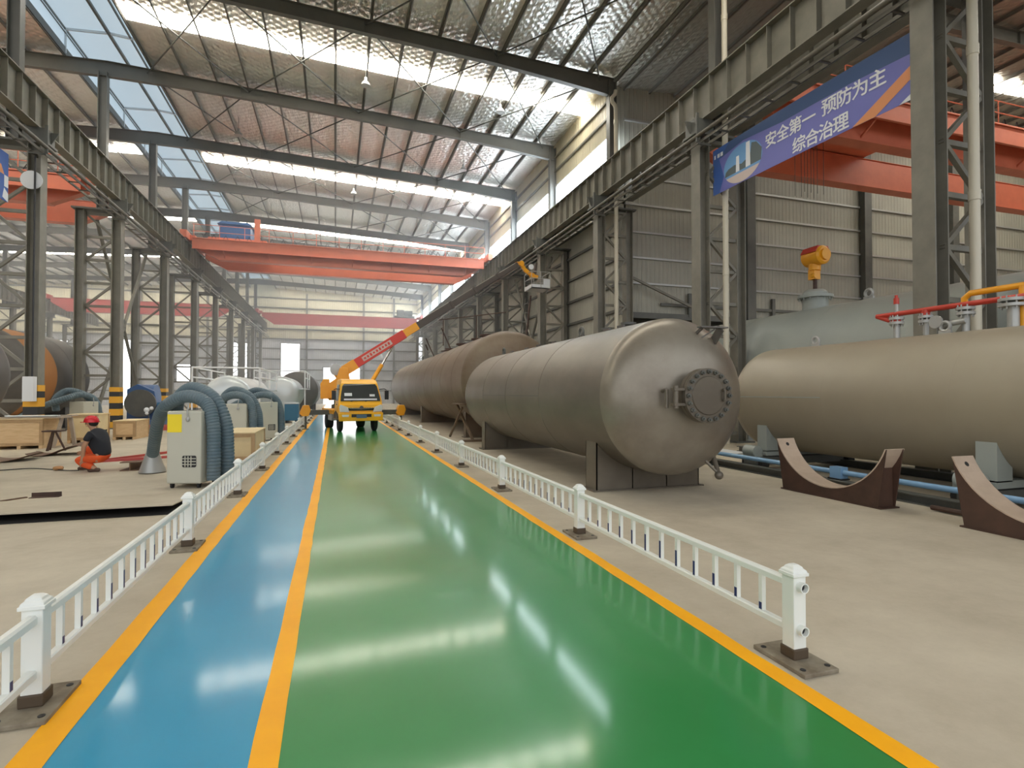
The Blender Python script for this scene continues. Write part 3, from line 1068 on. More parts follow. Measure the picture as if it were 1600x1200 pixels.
for yy in (10.0, 7.15):
    lug(T, TX - .18, yy, TZ + TR, steel_bare, 1.1)
for yy, h, s in ((8.2, .30, .13), (7.62, .26, .12), (6.92, .32, .14), (6.19, .36, .2)):
    m = MB().lathe([(s * .42, -.1), (s * .42, h)], (TX, yy, TZ + TR - .02), 'z', 16)
    for z in (h, h + .09):
        m.lathe([(s * .4, z), (s, z), (s, z + .05), (.001, z + .05)], (TX, yy, TZ + TR - .02), 'z', 20)
    for j in range(8):
        a = 2 * PI * j / 8
        m.tube([(TX + s * .8 * math.cos(a), yy + s * .8 * math.sin(a), TZ + TR + h - .06), (TX + s * .8 * math.cos(a), yy + s * .8 * math.sin(a), TZ + TR + h + .16)], .012, 6)
    part('nozzle', m, steel_bare, T)
m = MB().tube([(TX, 8.62, 3.40), (TX, 2.5, 3.40)], .05, 12)
m.tube([(TX, 8.62, 3.40), (TX, 8.2, 3.22)], .045, 10).tube([(TX, 7.62, 3.40), (TX, 7.62, 3.24)], .07, 10)
m.lathe([(.06, 0), (.10, .02), (.10, .06), (.05, .1)], (TX, 8.2, 3.22), 'z', 14)
m.tube([(TX, 8.2, 3.6), (TX, 8.2, 3.72)], .05, 10).tube([(TX, 8.2, 3.72), (TX, 8.2, 3.78)], .03, 8)
part('red_header_pipe', m, red_paint, T, 'red header pipe')
part('relief_valve', MB().tube([(TX, 8.2, 3.3), (TX, 8.2, 3.62)], .035, 8), steel_bare, T)
m = MB().tube([(TX + .1, 7.0, 3.35), (TX + .1, 7.0, 3.52), (TX + .1, 6.9, 3.60), (TX + .1, 4.5, 3.60)], .055, 12)
m.tube([(TX + .1, 6.1, 3.6), (TX + .1, 6.1, 2.9)], .06, 12)
part('yellow_pipe', m, yellow_machine, T, 'yellow pipe')
m = MB().tube([(TX - .1, 7.3, 3.05), (TX - .1, 6.85, 3.1)], .05, 10).lathe([(.02, -.12), (.12, -.12), (.12, -.08), (.02, -.08)], (TX - .1, 7.3, 3.12), 'x', 14)
part('valve', m, steel_bare, T)
m = MB().tube([(TX - .1, 11.2, .28), (TX - .1, 11.2, .75)], .02, 8).tube([(TX - .1, 10.85, .3), (TX - .1, 10.85, .6)], .06, 10)
m.tube([(TX - .1, 11.2, .3), (TX - .1, 10.85, .3)], .02, 8)
part('bottom_outlet', m, cradle_rust, T)

# grey tank in the neighbouring bay
T = thing('pressure_vessel', 'big grey-green tank behind the right columns with a yellow instrument head', 'tank', (16.4, 8, 0))
TX, TZ, TR = 16.4, 2.97, 1.85
shell(T, TX, TZ, TR, -2, 20.5, .5, tank_grey, tank_grey, (17.5, 14.0, 10.5, 7.0))
for yy in (17.5, 9.0, 1.0):
    saddle(T, TX, yy, TZ, TR, 1.4, .45, tank_grey)
for yy in (13.2, 7.4):
    lug(T, TX - .2, yy, TZ + TR, steel_bare, 1.7)
m = MB().lathe([(.42, -.1), (.42, .42)], (TX, 15.45, TZ + TR - .04), 'z', 28)
m.lathe([(.42, .42), (.58, .42), (.58, .52), (.40, .55), (.40, .62), (.30, .72), (.001, .76)], (TX, 15.45, TZ + TR - .04), 'z', 32)
for j in range(14):
    a = 2 * PI * j / 14
    m.tube([(TX + .52 * math.cos(a), 15.45 + .52 * math.sin(a), TZ + TR + .3), (TX + .52 * math.cos(a), 15.45 + .52 * math.sin(a), TZ + TR + .52)], .02, 6)
part('manhole_nozzle', m, tank_grey, T)
gz = TZ + TR + .68
part('instrument_stem', MB().tube([(TX, 15.45, gz), (TX, 15.45, gz + .45)], .07, 10), cradle_rust, T)
m = MB().box((TX - .16, 15.33, gz + .38), (TX + .12, 15.60, gz + .75))
m.tube([(TX - .02, 15.45, gz + .7), (TX, 15.45, gz + .98)], .2, 14)
m.lathe([(.001, -.42), (.26, -.42), (.33, -.36), (.33, .3), (.28, .36), (.001, .36)], (TX, 15.45, gz + 1.2), 'y', 24)
m.lathe([(.001, -.5), (.2, -.5), (.2, -.42), (.001, -.42)], (TX, 15.45, gz + 1.2), 'y', 20)
m.lathe([(.001, 0), (.1, 0), (.1, .14), (.001, .14)], (TX - .1, 15.3, gz + .5), 'y', 14)
part('instrument_head', m, yellow_machine, T, 'yellow instrument head')
part('instrument_cap', MB().prism([(TX - .35, gz + 1.3), (TX + .35, gz + 1.3), (TX + .22, gz + 1.52), (TX - .22, gz + 1.52)], .66, 'y', 15.1), red_paint, T, 'dull red cap')
m = MB().tube([(TX, 8.0, TZ + TR - .1), (TX, 8.0, TZ + TR + .35)], .12, 14).lathe([(.02, .3), (.22, .3), (.22, .38), (.02, .38)], (TX, 8.0, TZ + TR), 'z', 20)
part('nozzle', m, tank_grey, T)

# tanks on the left
T = thing('pressure_vessel', 'dark steel tank whose rounded end shows at the left edge', 'tank', (-9.85, 13, 0))
shell(T, -9.85, 2.3, 1.5, 7, 18.2, .5, tank_shade, tank_shade, (10, 14))
for yy in (9, 15.5):
    saddle(T, -9.85, yy, 2.3, 1.5, 1.15, .5, tank_shade)
T = thing('pressure_vessel', 'dark steel tank with an orange primer band behind the left columns', 'tank', (-14.9, 33, 0))
shell(T, -14.9, 2.6, 2.2, 29.6, 35.4, .45, tank_shade, tank_shade, (33.5,))
part('primer_band', MB().lathe([(2.204, 29.7), (2.204, 31.8)], (-14.9, 0, 2.6), 'y', 64), orange_band, T, 'orange primer band')
for yy in (30.6, 34.4):
    saddle(T, -14.9, yy, 2.6, 2.2, 1.6, .5, tank_shade)
T = thing('pressure_vessel', 'dark rusty tank end standing between the white tank and the truck', 'tank', (-2.75, 46, 0))
shell(T, -2.75, 1.95, 1.5, 45, 53, .3, tank_shade, tank_shade)
for yy in (46, 52):
    saddle(T, -2.75, yy, 1.95, 1.5, 1.1, .4, tank_shade)


def white_vessel(label, X, Y, R, Z, L):
    t = thing('white_vessel', label, 'tank', (X, Y, 0), 0, 'white tanks with handrails')
    shell(t, X, Z, R, Y, Y + L, .35, white_tank, white_tank, (Y + L * .5,), 48)
    for yy in (Y + .8, Y + L - .8):
        saddle(t, X, yy, Z, R, R * .75, .35, white_tank)
    for sx in (-1, 1):
        m = MB()
        xx = X + sx * (R + .35)
        for yy in (Y - .4, Y + L * .5, Y + L):
            m.tube([(xx, yy, .0 if yy == Y - .4 else Z + .4), (xx, yy, Z + R + .35)], .04, 8)
        for z in (Z + R + .33, Z + R - .1):
            m.tube([(xx, Y - .4, z), (xx, Y + L, z)], .035, 8)
        part('handrail', m, white_rail, t)
    m = MB()
    for z in (Z + R + .33,):
        m.tube([(X - R - .35, Y - .4, z), (X + R + .35, Y - .4, z)], .035, 8)
    part('handrail', m, white_rail, t)
    part('service_platform', MB().box((X + R + .05, Y - .4, Z + .3), (X + R + .4, Y + L, Z + .36)).box((X - R - .4, Y - .4, Z + .3), (X - R - .05, Y + L, Z + .36)), white_tank, t)
    m = MB().box((X - R * .9, Y - .72, .12), (X + R * .9, Y - .38, 1.25))
    for k in (-.55, 0, .55):
        m.box((X + k * R - .2, Y - .76, 1.05), (X + k * R + .05, Y - .72, 1.15))
    part('pump_cabinet', m, white_tank, t)
    return t


white_vessel('white horizontal tank with a white handrail behind the grey extractor hoses', -4.6, 27.5, 1.0, 1.6, 7)
white_vessel('white horizontal tank with handrail behind the blue cabinet', -3.3, 37.5, 1.12, 1.75, 6)

# ---------------------------------------------------------------- lane barriers
PITCHB = 3.43


def barrier_post(label, loc, rz, stub):
    t = thing('barrier_post', label, 'post', loc, rz, 'white lane barrier posts')
    m = MB().box((-.14, -.225, 0), (.14, .225, .03))
    part('base_plate', m, base_brown, t, 'flat brown base plate', world=False, bevel=.006)
    part('sleeve', MB().box((-.062, -.062, .03), (.062, .062, .10)), sleeve_brown, t, 'brown socket', world=False, bevel=.008)
    part('shaft', MB().box((-.052, -.052, .09), (.052, .052, .585)), white_paint, t, world=False, bevel=.006)
    m = MB().box((-.066, -.066, .575), (.066, .066, .598))
    m.lathe([(.062, .598), (.058, .61), (.046, .625), (.034, .637), (.03, .642), (.022, .648), (.001, .652)], (0, 0, 0), 'z', 4)
    a = MB()
    prof = [(.06, .598), (.056, .612), (.044, .622), (.038, .634), (.022, .646), (.001, .65)]
    vs = [(x * r, y * r, z) for r, z in prof for x, y in ((-1, -1), (1, -1), (1, 1), (-1, 1))]
    fs = [(i * 4 + j, i * 4 + (j + 1) % 4, i * 4 + 4 + (j + 1) % 4, i * 4 + 4 + j) for i in range(5) for j in range(4)]
    a.box((-.066, -.066, .575), (.066, .066, .598)).add(vs, fs)
    part('cap', a, white_paint, t, world=False, bevel=.004)
    for (sx, sy) in ((-1, -1), (1, -1), (-1, 1), (1, 1)):
        part('bolt_hole', MB().lathe([(.018, .0295), (.018, .034), (.012, .034), (.001, .0315)], (sx * .1, sy * .17, 0), 'z', 12), hazard_black, t, world=False)
    if stub:
        for z in (.51, .225):
            part('rail_stub', MB().lathe([(.034, -.052), (.034, -.095), (.027, -.095), (.027, -.06), (.001, -.06)], (0, 0, z), 'y', 16), white_paint, t, world=False)
            part('stub_bore', MB().lathe([(.001, -.062), (.0265, -.062), (.0265, -.064), (.001, -.064)], (0, 0, z), 'y', 16), black_plastic, t, 'dark open bore', world=False)
    return t


def barrier_panel(label, loc, rz):
    t = thing('lane_barrier', label, 'barrier', loc, rz, 'white lane barrier panels')
    L = PITCHB
    m = MB().prism([(-.026, .492), (.026, .492), (.026, .53), (.015, .545), (-.015, .545), (-.026, .53)], L - .104, 'y', .052)
    part('top_rail', m, white_paint, t, world=False)
    part('bottom_rail', MB().prism([(-.026, .19), (.026, .19), (.026, .226), (.018, .235), (-.018, .235), (-.026, .226)], L - .104, 'y', .052), white_paint, t, world=False)
    hs = [.29, .31, .335, .36, .38, .40, .40, .38, .36, .335, .31, .285]
    for i in range(12):
        y = .29 + .259 * i
        b = part('baluster', MB().box((-.017, y - .017, .235), (.017, y + .017, .492)), white_paint, t, world=False)
        part('reflector_strip', MB().box((-.019, y - .013, .24), (-.016, y + .013, hs[i])), navy, b, 'dark blue reflective strip', world=False)
    return t


RX, RY = 2.955, 2.98
LX, LY = -1.625, 3.86 - PITCHB
NB = 13
p0 = barrier_post('barrier_post', (RX, RY, 0), 0, False)
pe = barrier_post('white barrier post with open rail stubs, end post of the right barrier nearest the camera', (RX, RY, 0), 0, True)
b0 = barrier_panel('panel', (RX, RY, 0), 0)
KIDS = {}
for o in bpy.data.objects:
    if o.parent:
        KIDS.setdefault(o.parent.name, []).append(o)
for i in range(1, NB):
    lab = 'white barrier post right of the green lane, %s from the camera' % ORD[i]
    if i == 1:
        p0.location = (RX, RY + PITCHB * i, 0)
        p0['label'] = lab
    else:
        dup(p0, (RX, RY + PITCHB * i, 0), 0, lab, KIDS)
for i in range(NB - 1):
    lab = 'white barrier panel right of the green lane, %s from the camera' % ORD[i]
    if i == 0:
        b0['label'] = lab
    else:
        dup(b0, (RX, RY + PITCHB * i, 0), 0, lab, KIDS)
for i in range(1, NB):
    dup(p0, (LX, LY + PITCHB * i, 0), PI, 'white barrier post left of the blue walkway, %s from the camera' % ORD[i - 1], KIDS)
for i in range(NB - 1):
    dup(b0, (LX, LY + PITCHB * (i + 1), 0), PI, 'white barrier panel left of the blue walkway, %s from the camera' % ORD[i], KIDS)

# ---------------------------------------------------------------- rusty cradles and floor rails on the right
def cradle(label, y0, y1, x0=8.02, x1=8.42):
    t = thing('tank_cradle', label, 'cradle', (8.2, (y0 + y1) / 2, 0), 0, 'rusty cradles')
    L = y1 - y0
    c, zc, R = (y0 + y1) / 2, 1.35, 1.17
    a = math.asin((L / 2) / R) * .985
    arc = [(c + R * math.sin(-a + 2 * a * i / 24), zc - R * math.cos(-a + 2 * a * i / 24)) for i in range(25)]
    web = [(y1 - .15, 0.02), (y0 + .15, 0.02)] + arc
    part('web', MB().prism(web, .02, 'x', x0 + .01), cradle_rust, t)
    part('web', MB().prism(web, .02, 'x', x1 - .04), cradle_rust, t)
    m = MB()
    for (ya, za), (yb, zb) in zip(arc, arc[1:]):
        ca = Vector((0, c - ya, zc - za)).normalized() * .018
        cb = Vector((0, c - yb, zc - zb)).normalized() * .018
        m.add([(x0, ya, za), (x1, ya, za), (x1, yb, zb), (x0, yb, zb), (x0, ya + ca.y, za + ca.z), (x1, ya + ca.y, za + ca.z), (x1, yb + cb.y, zb + cb.z), (x0, yb + cb.y, zb + cb.z)],
              [(3, 2, 1, 0), (4, 5, 6, 7), (0, 1, 5, 4), (2, 3, 7, 6), (1, 2, 6, 5), (3, 0, 4, 7)])
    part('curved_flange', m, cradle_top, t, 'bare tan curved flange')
    m = MB().box((x0, y0 + .1, 0), (x1, y1 - .1, .02))
    part('base_plate', m, cradle_rust, t)
    for yy in (y0 + .18, c, y1 - .18):
        zt = zc - math.sqrt(R * R - min(abs(yy - c), R * .99) ** 2)
        part('rib', MB().box((x0 + .03, yy - .01, .02), (x1 - .05, yy + .01, zt)), cradle_rust, t)
    for s_ in (0, -1):
        ya, za = arc[1] if s_ == 0 else arc[-2]
        d = Vector((0, c - ya, zc - za)).normalized()
        p = Vector(((x0 + x1) / 2, ya, za))
        part('flange_hole', MB().tube([p + d * .012, p + d * .021], .035, 14), hazard_black, t)
    return t


cradle('rusty steel cradle with a bare curved top, in front of the beige tank', 6.28, 8.48)
cradle('rusty steel cradle cut off by the right edge of the photo', 3.15, 5.35)

for (x, y0, y1, h, lab) in ((9.05, 3, 12.2, .16, 'long dark channel rail on the floor in front of the beige tank'),
                            (12.0, 3, 14.2, .16, 'long dark channel rail on the floor behind the beige tank')):
    m = MB().box((x - .1, y0, 0), (x + .1, y1, .02)).box((x - .1, y0, h - .02), (x + .1, y1, h)).box((x - .01, y0, .02), (x + .01, y1, h - .02))
    solo('floor_rail', m, steel_dark, lab, 'rail', 'floor rails')
m = MB().tube([(8.72, 2.5, .05), (8.72, 6.1, .05)], .04, 8)
solo('steel_bar', m, cradle_rust, 'rusty round bar on the floor between the two cradles', 'bar')
m = MB().box((7.9, 12.0, 0), (9.0, 12.12, .13)).box((8.95, 11.98, .02), (9.15, 12.14, .15))
solo('steel_bar', m, cradle_rust, 'reddish steel bar lying behind the front tank', 'bar')


def trolley(label, y):
    t = thing('roller_trolley', label, 'trolley', (10.8, y, 0), 0, 'roller trolleys under the beige tank')
    part('cross_beam', MB().box((9.34, y - .2, .12), (12.2, y + .2, .3)), steel_dark, t)
    for xx in (9.5, 12.1):
        for yy in (-.22, .22):
            part('roller', MB().lathe([(.03, -.1), (.12, -.1), (.12, .1), (.03, .1)], (xx, y + yy, .16), 'x', 18), black_rubber, t)
    part('motor', MB().lathe([(.02, -.2), (.14, -.18), (.14, .18), (.02, .2)], (9.5, y + .1, .42), 'y', 18).box((9.4, y - .1, .28), (9.62, y + .3, .36)), tank_grey, t)
    return t


for lab, y in (('roller trolley under the far saddle of the beige tank', 10.7), ('roller trolley under the near saddle of the beige tank', 5.95), ('roller trolley under the rear saddle of the beige tank', 1.2)):
    trolley(lab, y)
t = thing('drive_shaft', 'light blue drive shaft pipe lying along the floor under the beige tank', 'pipe', (9.75, 8, 0))
part('tube', MB().tube([(9.12, 2.5, .30), (9.12, 13.2, .30)], .05, 12), light_blue, t)
for y in (12.2, 8.1, 4.9):
    part('coupling', MB().box((9.04, y - .12, .19), (9.22, y + .12, .40)), light_blue, t)
    part('foot', MB().box((9.02, y - .15, .16), (9.24, y + .15, .19)), black_plastic, t)
solo('light_shade_patch', MB().box((10.9, 13.4, 0), (11.8, 17.5, .02)), frame_white, 'pale sheet painted as the sunlit patch of floor beyond the beige tank', 'sheet')  # whitish sheet paints a pool of daylight on the floor
t = thing('yellow_machine', 'yellow machine part peeping out between the two tanks', 'machine', (10.0, 15.6, 0))
part('body', MB().prism([(9.9, .05), (10.9, .05), (10.9, 1.0), (10.3, 1.0), (9.95, .8)], .8, 'y', 15.8), black_plastic, t)
part('guard', MB().prism([(9.9, .75), (10.3, .75), (10.3, 1.15), (10.1, 1.15)], .7, 'y', 15.75), yellow_machine, t)
m = MB().tube([(10.6, 13.2, .0), (10.6, 13.2, .55)], .025, 8).tube([(10.9, 13.4, 0), (10.9, 13.4, .55)], .025, 8)
for z in (.2, .4):
    m.tube([(10.6, 13.2, z), (10.9, 13.4, z)], .02, 8)

# ---------------------------------------------------------------- banner between the right columns
BX = 12.98
BY0, BY1 = 16.62, 9.0           # far (left) and near (right) ends
BZ0, BZ1 = 8.92, 10.54
tb = thing('banner', 'long blue slogan banner with white characters hung below the right girder', 'banner', (BX, (BY0 + BY1) / 2, BZ0))
BW = BY0 - BY1


def bp(u, v, d=0.0):
    """banner coordinates: u from the left end (0..BW), v up, d forward"""
    return (BX - d - .05 * math.sin(PI * u / BW), BY0 - u, BZ0 + v - .17 * u / BW)


def flat(poly, d, m, name, label=None, cuts=40):
    """a flat patch on the banner following its slight belly"""
    bm = bmesh.new()
    f = bm.faces.new([bm.verts.new((u, v, 0)) for u, v in poly])
    for i in range(1, cuts):
        u = BW * i / cuts
        bmesh.ops.bisect_plane(bm, geom=bm.verts[:] + bm.edges[:] + bm.faces[:], plane_co=(u, 0, 0), plane_no=(1, 0, 0))
    mb = MB()
    bm.verts.index_update()
    mb.add([bp(v.co.x, v.co.y, d) for v in bm.verts], [[v.index for v in f.verts] for f in bm.faces])
    bm.free()
    return part(name, mb, m, tb, label)


BH = BZ1 - BZ0
flat([(0, 0), (BW, 0), (BW, BH), (0, BH)], 0, banner_blue, 'cloth')
flat([(0, 0), (BW, 0), (BW, BH), (0, BH)], -.012, banner_blue, 'cloth_back')
flat([(.7, BH), (.3, 1.2), (1.6, 1.38), (3.3, 1.22), (5.6, 1.20), (BW, 1.08), (BW, BH)], .003, banner_dark, 'dark_top_field', 'dark blue upper field')
flat([(0, 0), (.35, 0), (.6, .5), (.35, 1.2), (.9, BH), (0, BH)], .004, banner_mid, 'left_field', 'deep blue left field')
flat([(5.65, 0), (6.3, 0), (BW, .74), (BW, 1.06)], .005, banner_orange, 'orange_stripe', 'orange diagonal stripe')
flat([(6.9, 0), (BW, 0), (BW, .37)], .005, banner_white, 'white_corner', 'white lower corner')
# round picture
ov = [(1.53 + .93 * math.cos(2 * PI * i / 36), .66 + .64 * math.sin(2 * PI * i / 36)) for i in range(36)]
flat(ov, .006, banner_sky, 'picture', 'oval picture', 40)
flat([(u, v) for u, v in ov if v < .42], .008, banner_sand, 'picture_ground')
flat([(.66, .42), (2.4, .42), (2.44, .8), (2.2, 1.08), (1.98, 1.14), (1.9, .75), (1.5, .62), (1.15, .7), (.85, .66), (.7, .58)], .0085, banner_tree, 'picture_trees')
flat([(1.22, .42), (1.40, .42), (1.38, .95), (1.24, .95)], .009, banner_white, 'picture_tower')
flat([(1.70, .42), (1.92, .42), (1.90, 1.24), (1.72, 1.24)], .009, banner_white, 'picture_tower')
for k, w in enumerate((.10, .16, .16)):
    flat([(.08 + .17 * k, BH - .34), (.08 + .17 * k + w * .8, BH - .34), (.08 + .17 * k + w * .8, BH - .2), (.08 + .17 * k, BH - .2)], .006, banner_white, 'emblem')


def char(ch, u, v, h):
    cu = bpy.data.curves.new('t', 'FONT')
    cu.body = ch
    cu.size = h
    cu.resolution_u = 3
    cu.align_x = 'CENTER'
    o = bpy.data.objects.new('t', cu)
    COL.objects.link(o)
    dg = bpy.context.evaluated_depsgraph_get()
    me = bpy.data.meshes.new_from_object(o.evaluated_get(dg))
    bpy.data.objects.remove(o)
    bpy.data.curves.remove(cu)
    mb = MB()
    for k, (du, dv) in enumerate(((0, 0), (-.011, 0), (.011, 0), (0, .009), (0, -.009))):      # heavier strokes
        mb.add([bp(u + w.co.x + du, v + w.co.y + dv, .010 + .0006 * k) for w in me.vertices], [list(p.vertices) for p in me.polygons])
    bpy.data.meshes.remove(me)
    part('lettering', mb, banner_white, tb, 'white character')


CHS = 0.50
for i, c in enumerate('安全第一'):
    char(c, 2.83 + .483 * i, .70, CHS)
for i, c in enumerate('预防为主'):
    char(c, 4.95 + .472 * i, .75, CHS)
for i, c in enumerate('综合治理'):
    char(c, 3.92 + .467 * i, .10, CHS)

tb2 = thing('banner', 'end of a blue and orange banner cut off by the left edge', 'banner', (-11.0, 23, 8.5))
part('cloth', MB().box((-11.02, 19.0, 8.5), (-11.0, 23.75, 10.2)), banner_mid, tb2)
part('orange_patch', MB().prism([(22.6, 9.4), (23.5, 9.4), (23.3, 9.7), (22.6, 9.7)], .004, 'x', -11.0), banner_orange, tb2, 'orange patch')
part('white_patch', MB().prism([(23.5, 9.0), (23.75, 9.0), (23.75, 9.4), (23.5, 9.4)], .004, 'x', -11.0), banner_white, tb2, 'white patch')
part('white_patch', MB().prism([(23.4, 8.6), (23.75, 8.5), (23.75, 8.8), (23.5, 8.95)], .004, 'x', -11.0), banner_white, tb2, 'white patch')
solo('sign_plate', MB().lathe([(.001, -.015), (.34, -.015), (.34, .015), (.001, .015)], (-10.62, 24.42, 9.6), 'y', 28), frame_white, 'round white plate high on the nearest left column', 'sign')
t = thing('electrical_box', 'white electrical box on the nearest left column above the crates', 'box', (-10.55, 24.3, 1.5))
part('body', MB().box((-10.72, 24.2, 1.5), (-10.38, 24.45, 2.4)), frame_white, t, bevel=.01)
part('cable', MB().tube([(-10.5, 24.38, 2.4), (-10.5, 24.38, 10.5)], .03, 6), black_plastic, t, 'black cable')

# ---------------------------------------------------------------- aerial platform truck
def smooth_path(pts, n=8):
    pts = [Vector(p) for p in pts]
    P = [pts[0] * 2 - pts[1]] + pts + [pts[-1] * 2 - pts[-2]]
    out = []
    for i in range(1, len(P) - 2):
        for j in range(n):
            t = j / n
            a, b, c, d = P[i - 1], P[i], P[i + 1], P[i + 2]
            out.append(.5 * ((2 * b) + (c - a) * t + (2 * a - 5 * b + 4 * c - d) * t * t + (3 * b - a - 3 * c + d) * t ** 3))
    out.append(pts[-1])
    return out


TK = thing('boom_truck', 'yellow aerial platform truck parked in the aisle with its long boom raised', 'truck', (1.13, 26.3, 0), math.radians(9))


def tp(name, mb, m, label=None, bevel=0.0, parent=None):
    o = part(name, mb, m, parent or TK, label, world=False, bevel=bevel)
    return o


# cab: side profile (y, z, half width)
prof = [(.04, .58, .95), (-.04, .80, .98), (-.02, 1.25, .99), (.06, 1.38, .98), (.36, 2.26, .85), (.52, 2.42, .80), (1.0, 2.47, .80), (1.55, 2.44, .82), (1.62, 2.3, .84), (1.62, .58, .97)]
m = MB()
n = len(prof)
m.add([(-w, y, z) for y, z, w in prof] + [(w, y, z) for y, z, w in prof],
      [tuple(range(n)), tuple(range(n, 2 * n))[::-1]] + [(i, n + i, n + (i + 1) % n, (i + 1) % n) for i in range(n)])
cab = tp('cab', m, yellow_bright, bevel=.05)
m = MB()
a = [(.075, 1.43, .90), (.345, 2.22, .77)]
(y0, z0, w0), (y1, z1, w1) = a
nrm = Vector((0, -(z1 - z0), y1 - y0)).normalized() * .012
vs = [(-w0, y0, z0), (w0, y0, z0), (w0 * .99, y0 + .06, z0 + .18), (w1 + .02, y1 - .04, z1 - .1), (w1 - .06, y1, z1), (-w1 + .06, y1, z1), (-w1 - .02, y1 - .04, z1 - .1), (-w0 * .99, y0 + .06, z0 + .18)]
vs = [Vector(v) for v in vs]
m.add([v - nrm * .2 for v in vs] + [v + nrm * 1.6 for v in vs], [tuple(range(8)), tuple(range(8, 16))[::-1]] + [(i, (i + 1) % 8, 8 + (i + 1) % 8, 8 + i) for i in range(8)])
ws = tp('windscreen', m, glass_dark, 'dark windscreen')
sl = (y1 - y0) / (z1 - z0)


def onws(x0, x1, za, zb, d=.026):
    """thin patch lying on the slanted windscreen"""
    q = [(x0, y0 + (za - z0) * sl, za), (x1, y0 + (za - z0) * sl, za), (x1, y0 + (zb - z0) * sl, zb), (x0, y0 + (zb - z0) * sl, zb)]
    nn = nrm.normalized()
    return MB().add([Vector(p) + nn * (d - .002) for p in q] + [Vector(p) + nn * d for p in q],
                    [(0, 1, 2, 3), (7, 6, 5, 4), (0, 4, 5, 1), (1, 5, 6, 2), (2, 6, 7, 3), (3, 7, 4, 0)])


tp('sunstrip', onws(-.75, .75, 1.47, 1.54), frame_white, 'pale strip along the windscreen foot', parent=ws)
tp('paper', onws(-.72, -.38, 1.66, 1.80), frame_white, 'white paper behind the glass', parent=ws)
tp('paper', onws(.42, .66, 1.64, 1.74), frame_white, 'white paper behind the glass', parent=ws)
tp('wiper', MB().bar((-.45, .06, 1.42), (.1, .10, 1.52), .02, .02).bar((.2, .06, 1.42), (.62, .10, 1.52), .02, .02), black_plastic, parent=ws)
for sx in (-1, 1):
    q = [(.30, 1.45, .972), (1.1, 1.45, .972), (1.1, 2.2, .865), (.55, 2.2, .865)]
    m = MB().add([(sx * (w + .0), y, z) for y, z, w in q] + [(sx * (w + .014), y, z) for y, z, w in q],
                 [(0, 1, 2, 3), (7, 6, 5, 4), (0, 4, 5, 1), (1, 5, 6, 2), (2, 6, 7, 3), (3, 7, 4, 0)])
    tp('side_window', m, glass_dark, 'dark side window')
    m = MB().box((sx * .98 - .01, .62, 1.25), (sx * .98 + .01, .8, 1.3))
    tp('door_handle', m, black_plastic)
    # head lamps
    m = MB().prism([(sx * .54, .93), (sx * .95, .95), (sx * .975, 1.18), (sx * .92, 1.28), (sx * .60, 1.15)], .1, 'y', -.085)
    tp('headlamp', m, lamp_glass, 'clear headlamp', bevel=.01)
    m = MB().tube([(sx * .9, .3, 1.98), (sx * 1.1, .1, 2.0), (sx * 1.2, .08, 1.95)], .02, 8)
    m.box((sx * 1.2 - .09, .02, 1.5), (sx * 1.2 + .09, .1, 1.92))
    tp('mirror', m, black_plastic, 'black wing mirror', bevel=.02)
    m = MB().prism([(sx * .58, .72), (sx * .86, .72), (sx * .88, .82), (sx * .56, .82)], .03, 'y', -.155)
    tp('fog_lamp', m, lamp_glass)
m = MB().box((-.6, -.065, 1.0), (.6, -.02, 1.13))
tp('grille', m, black_plastic, 'black grille')
m = MB().prism([(-.62, 1.13), (.62, 1.13), (.5, 1.08), (.12, 1.05), (-.12, 1.05), (-.5, 1.08)], .04, 'y', -.1)
tp('grille_trim', m, chrome, 'chrome grille bar', bevel=.008)
tp('emblem', MB().lathe([(.001, -.12), (.09, -.12), (.09, -.09), (.001, -.09)], (0, 0, 1.13), 'y', 20), chrome, 'round chrome emblem')
m = MB().prism([(-.99, .52), (.99, .52), (1.0, .90), (-1.0, .90)], .16, 'y', -.14)
tp('bumper', m, yellow_bright, bevel=.03)
tp('bumper_grille', MB().box((-.45, -.155, .70), (.45, -.13, .84)), black_plastic, 'black bumper grille')
tp('number_plate', MB().box((-.23, -.175, .66), (.23, -.155, .82)), blue_plate, 'blue number plate')
# chassis, bed and wheels
m = MB().box((-.42, .5, .55), (-.28, 5.4, .75)).box((.28, .5, .55), (.42, 5.4, .75))
tp('chassis_rail', m, black_plastic)
m = MB().box((-.95, 1.8, .78), (.95, 5.5, .98))
m.box((-.97, 1.8, .9), (.97, 5.5, 1.0))
tp('deck', m, yellow_machine, bevel=.015)
tp('tool_box', MB().box((-.93, 2.4, .45), (-.55, 3.6, .8)), steel_bare)
tp('tool_box', MB().box((.55, 2.4, .45), (.93, 3.6, .8)), steel_bare)


def wheel(x, y, w):
    t = tp('wheel', MB().lathe([(.2, -w / 2), (.34, -w / 2), (.385, -w / 2 + .03), (.39, 0), (.385, w / 2 - .03), (.34, w / 2), (.2, w / 2)], (x, y, .39), 'x', 30), black_rubber, 'black tyre')
    tp('rim', MB().lathe([(.001, -w / 2 + .04), (.12, -w / 2 + .02), (.2, -w / 2 + .05), (.2, w / 2 - .05), (.12, w / 2 - .02), (.001, w / 2 - .04)], (x, y, .39), 'x', 24), steel_bare, parent=t)


for x in (-.80, .80):
    wheel(x, .85, .2)
    wheel(x, 4.1, .36)
m = MB().prism([(.30, .62), (.38, .86), (.85, .98), (1.32, .86), (1.4, .62)], .22, 'x', -1.0).prism([(.30, .62), (.38, .86), (.85, .98), (1.32, .86), (1.4, .62)], .22, 'x', .78)
tp('mudguard', m, black_plastic)
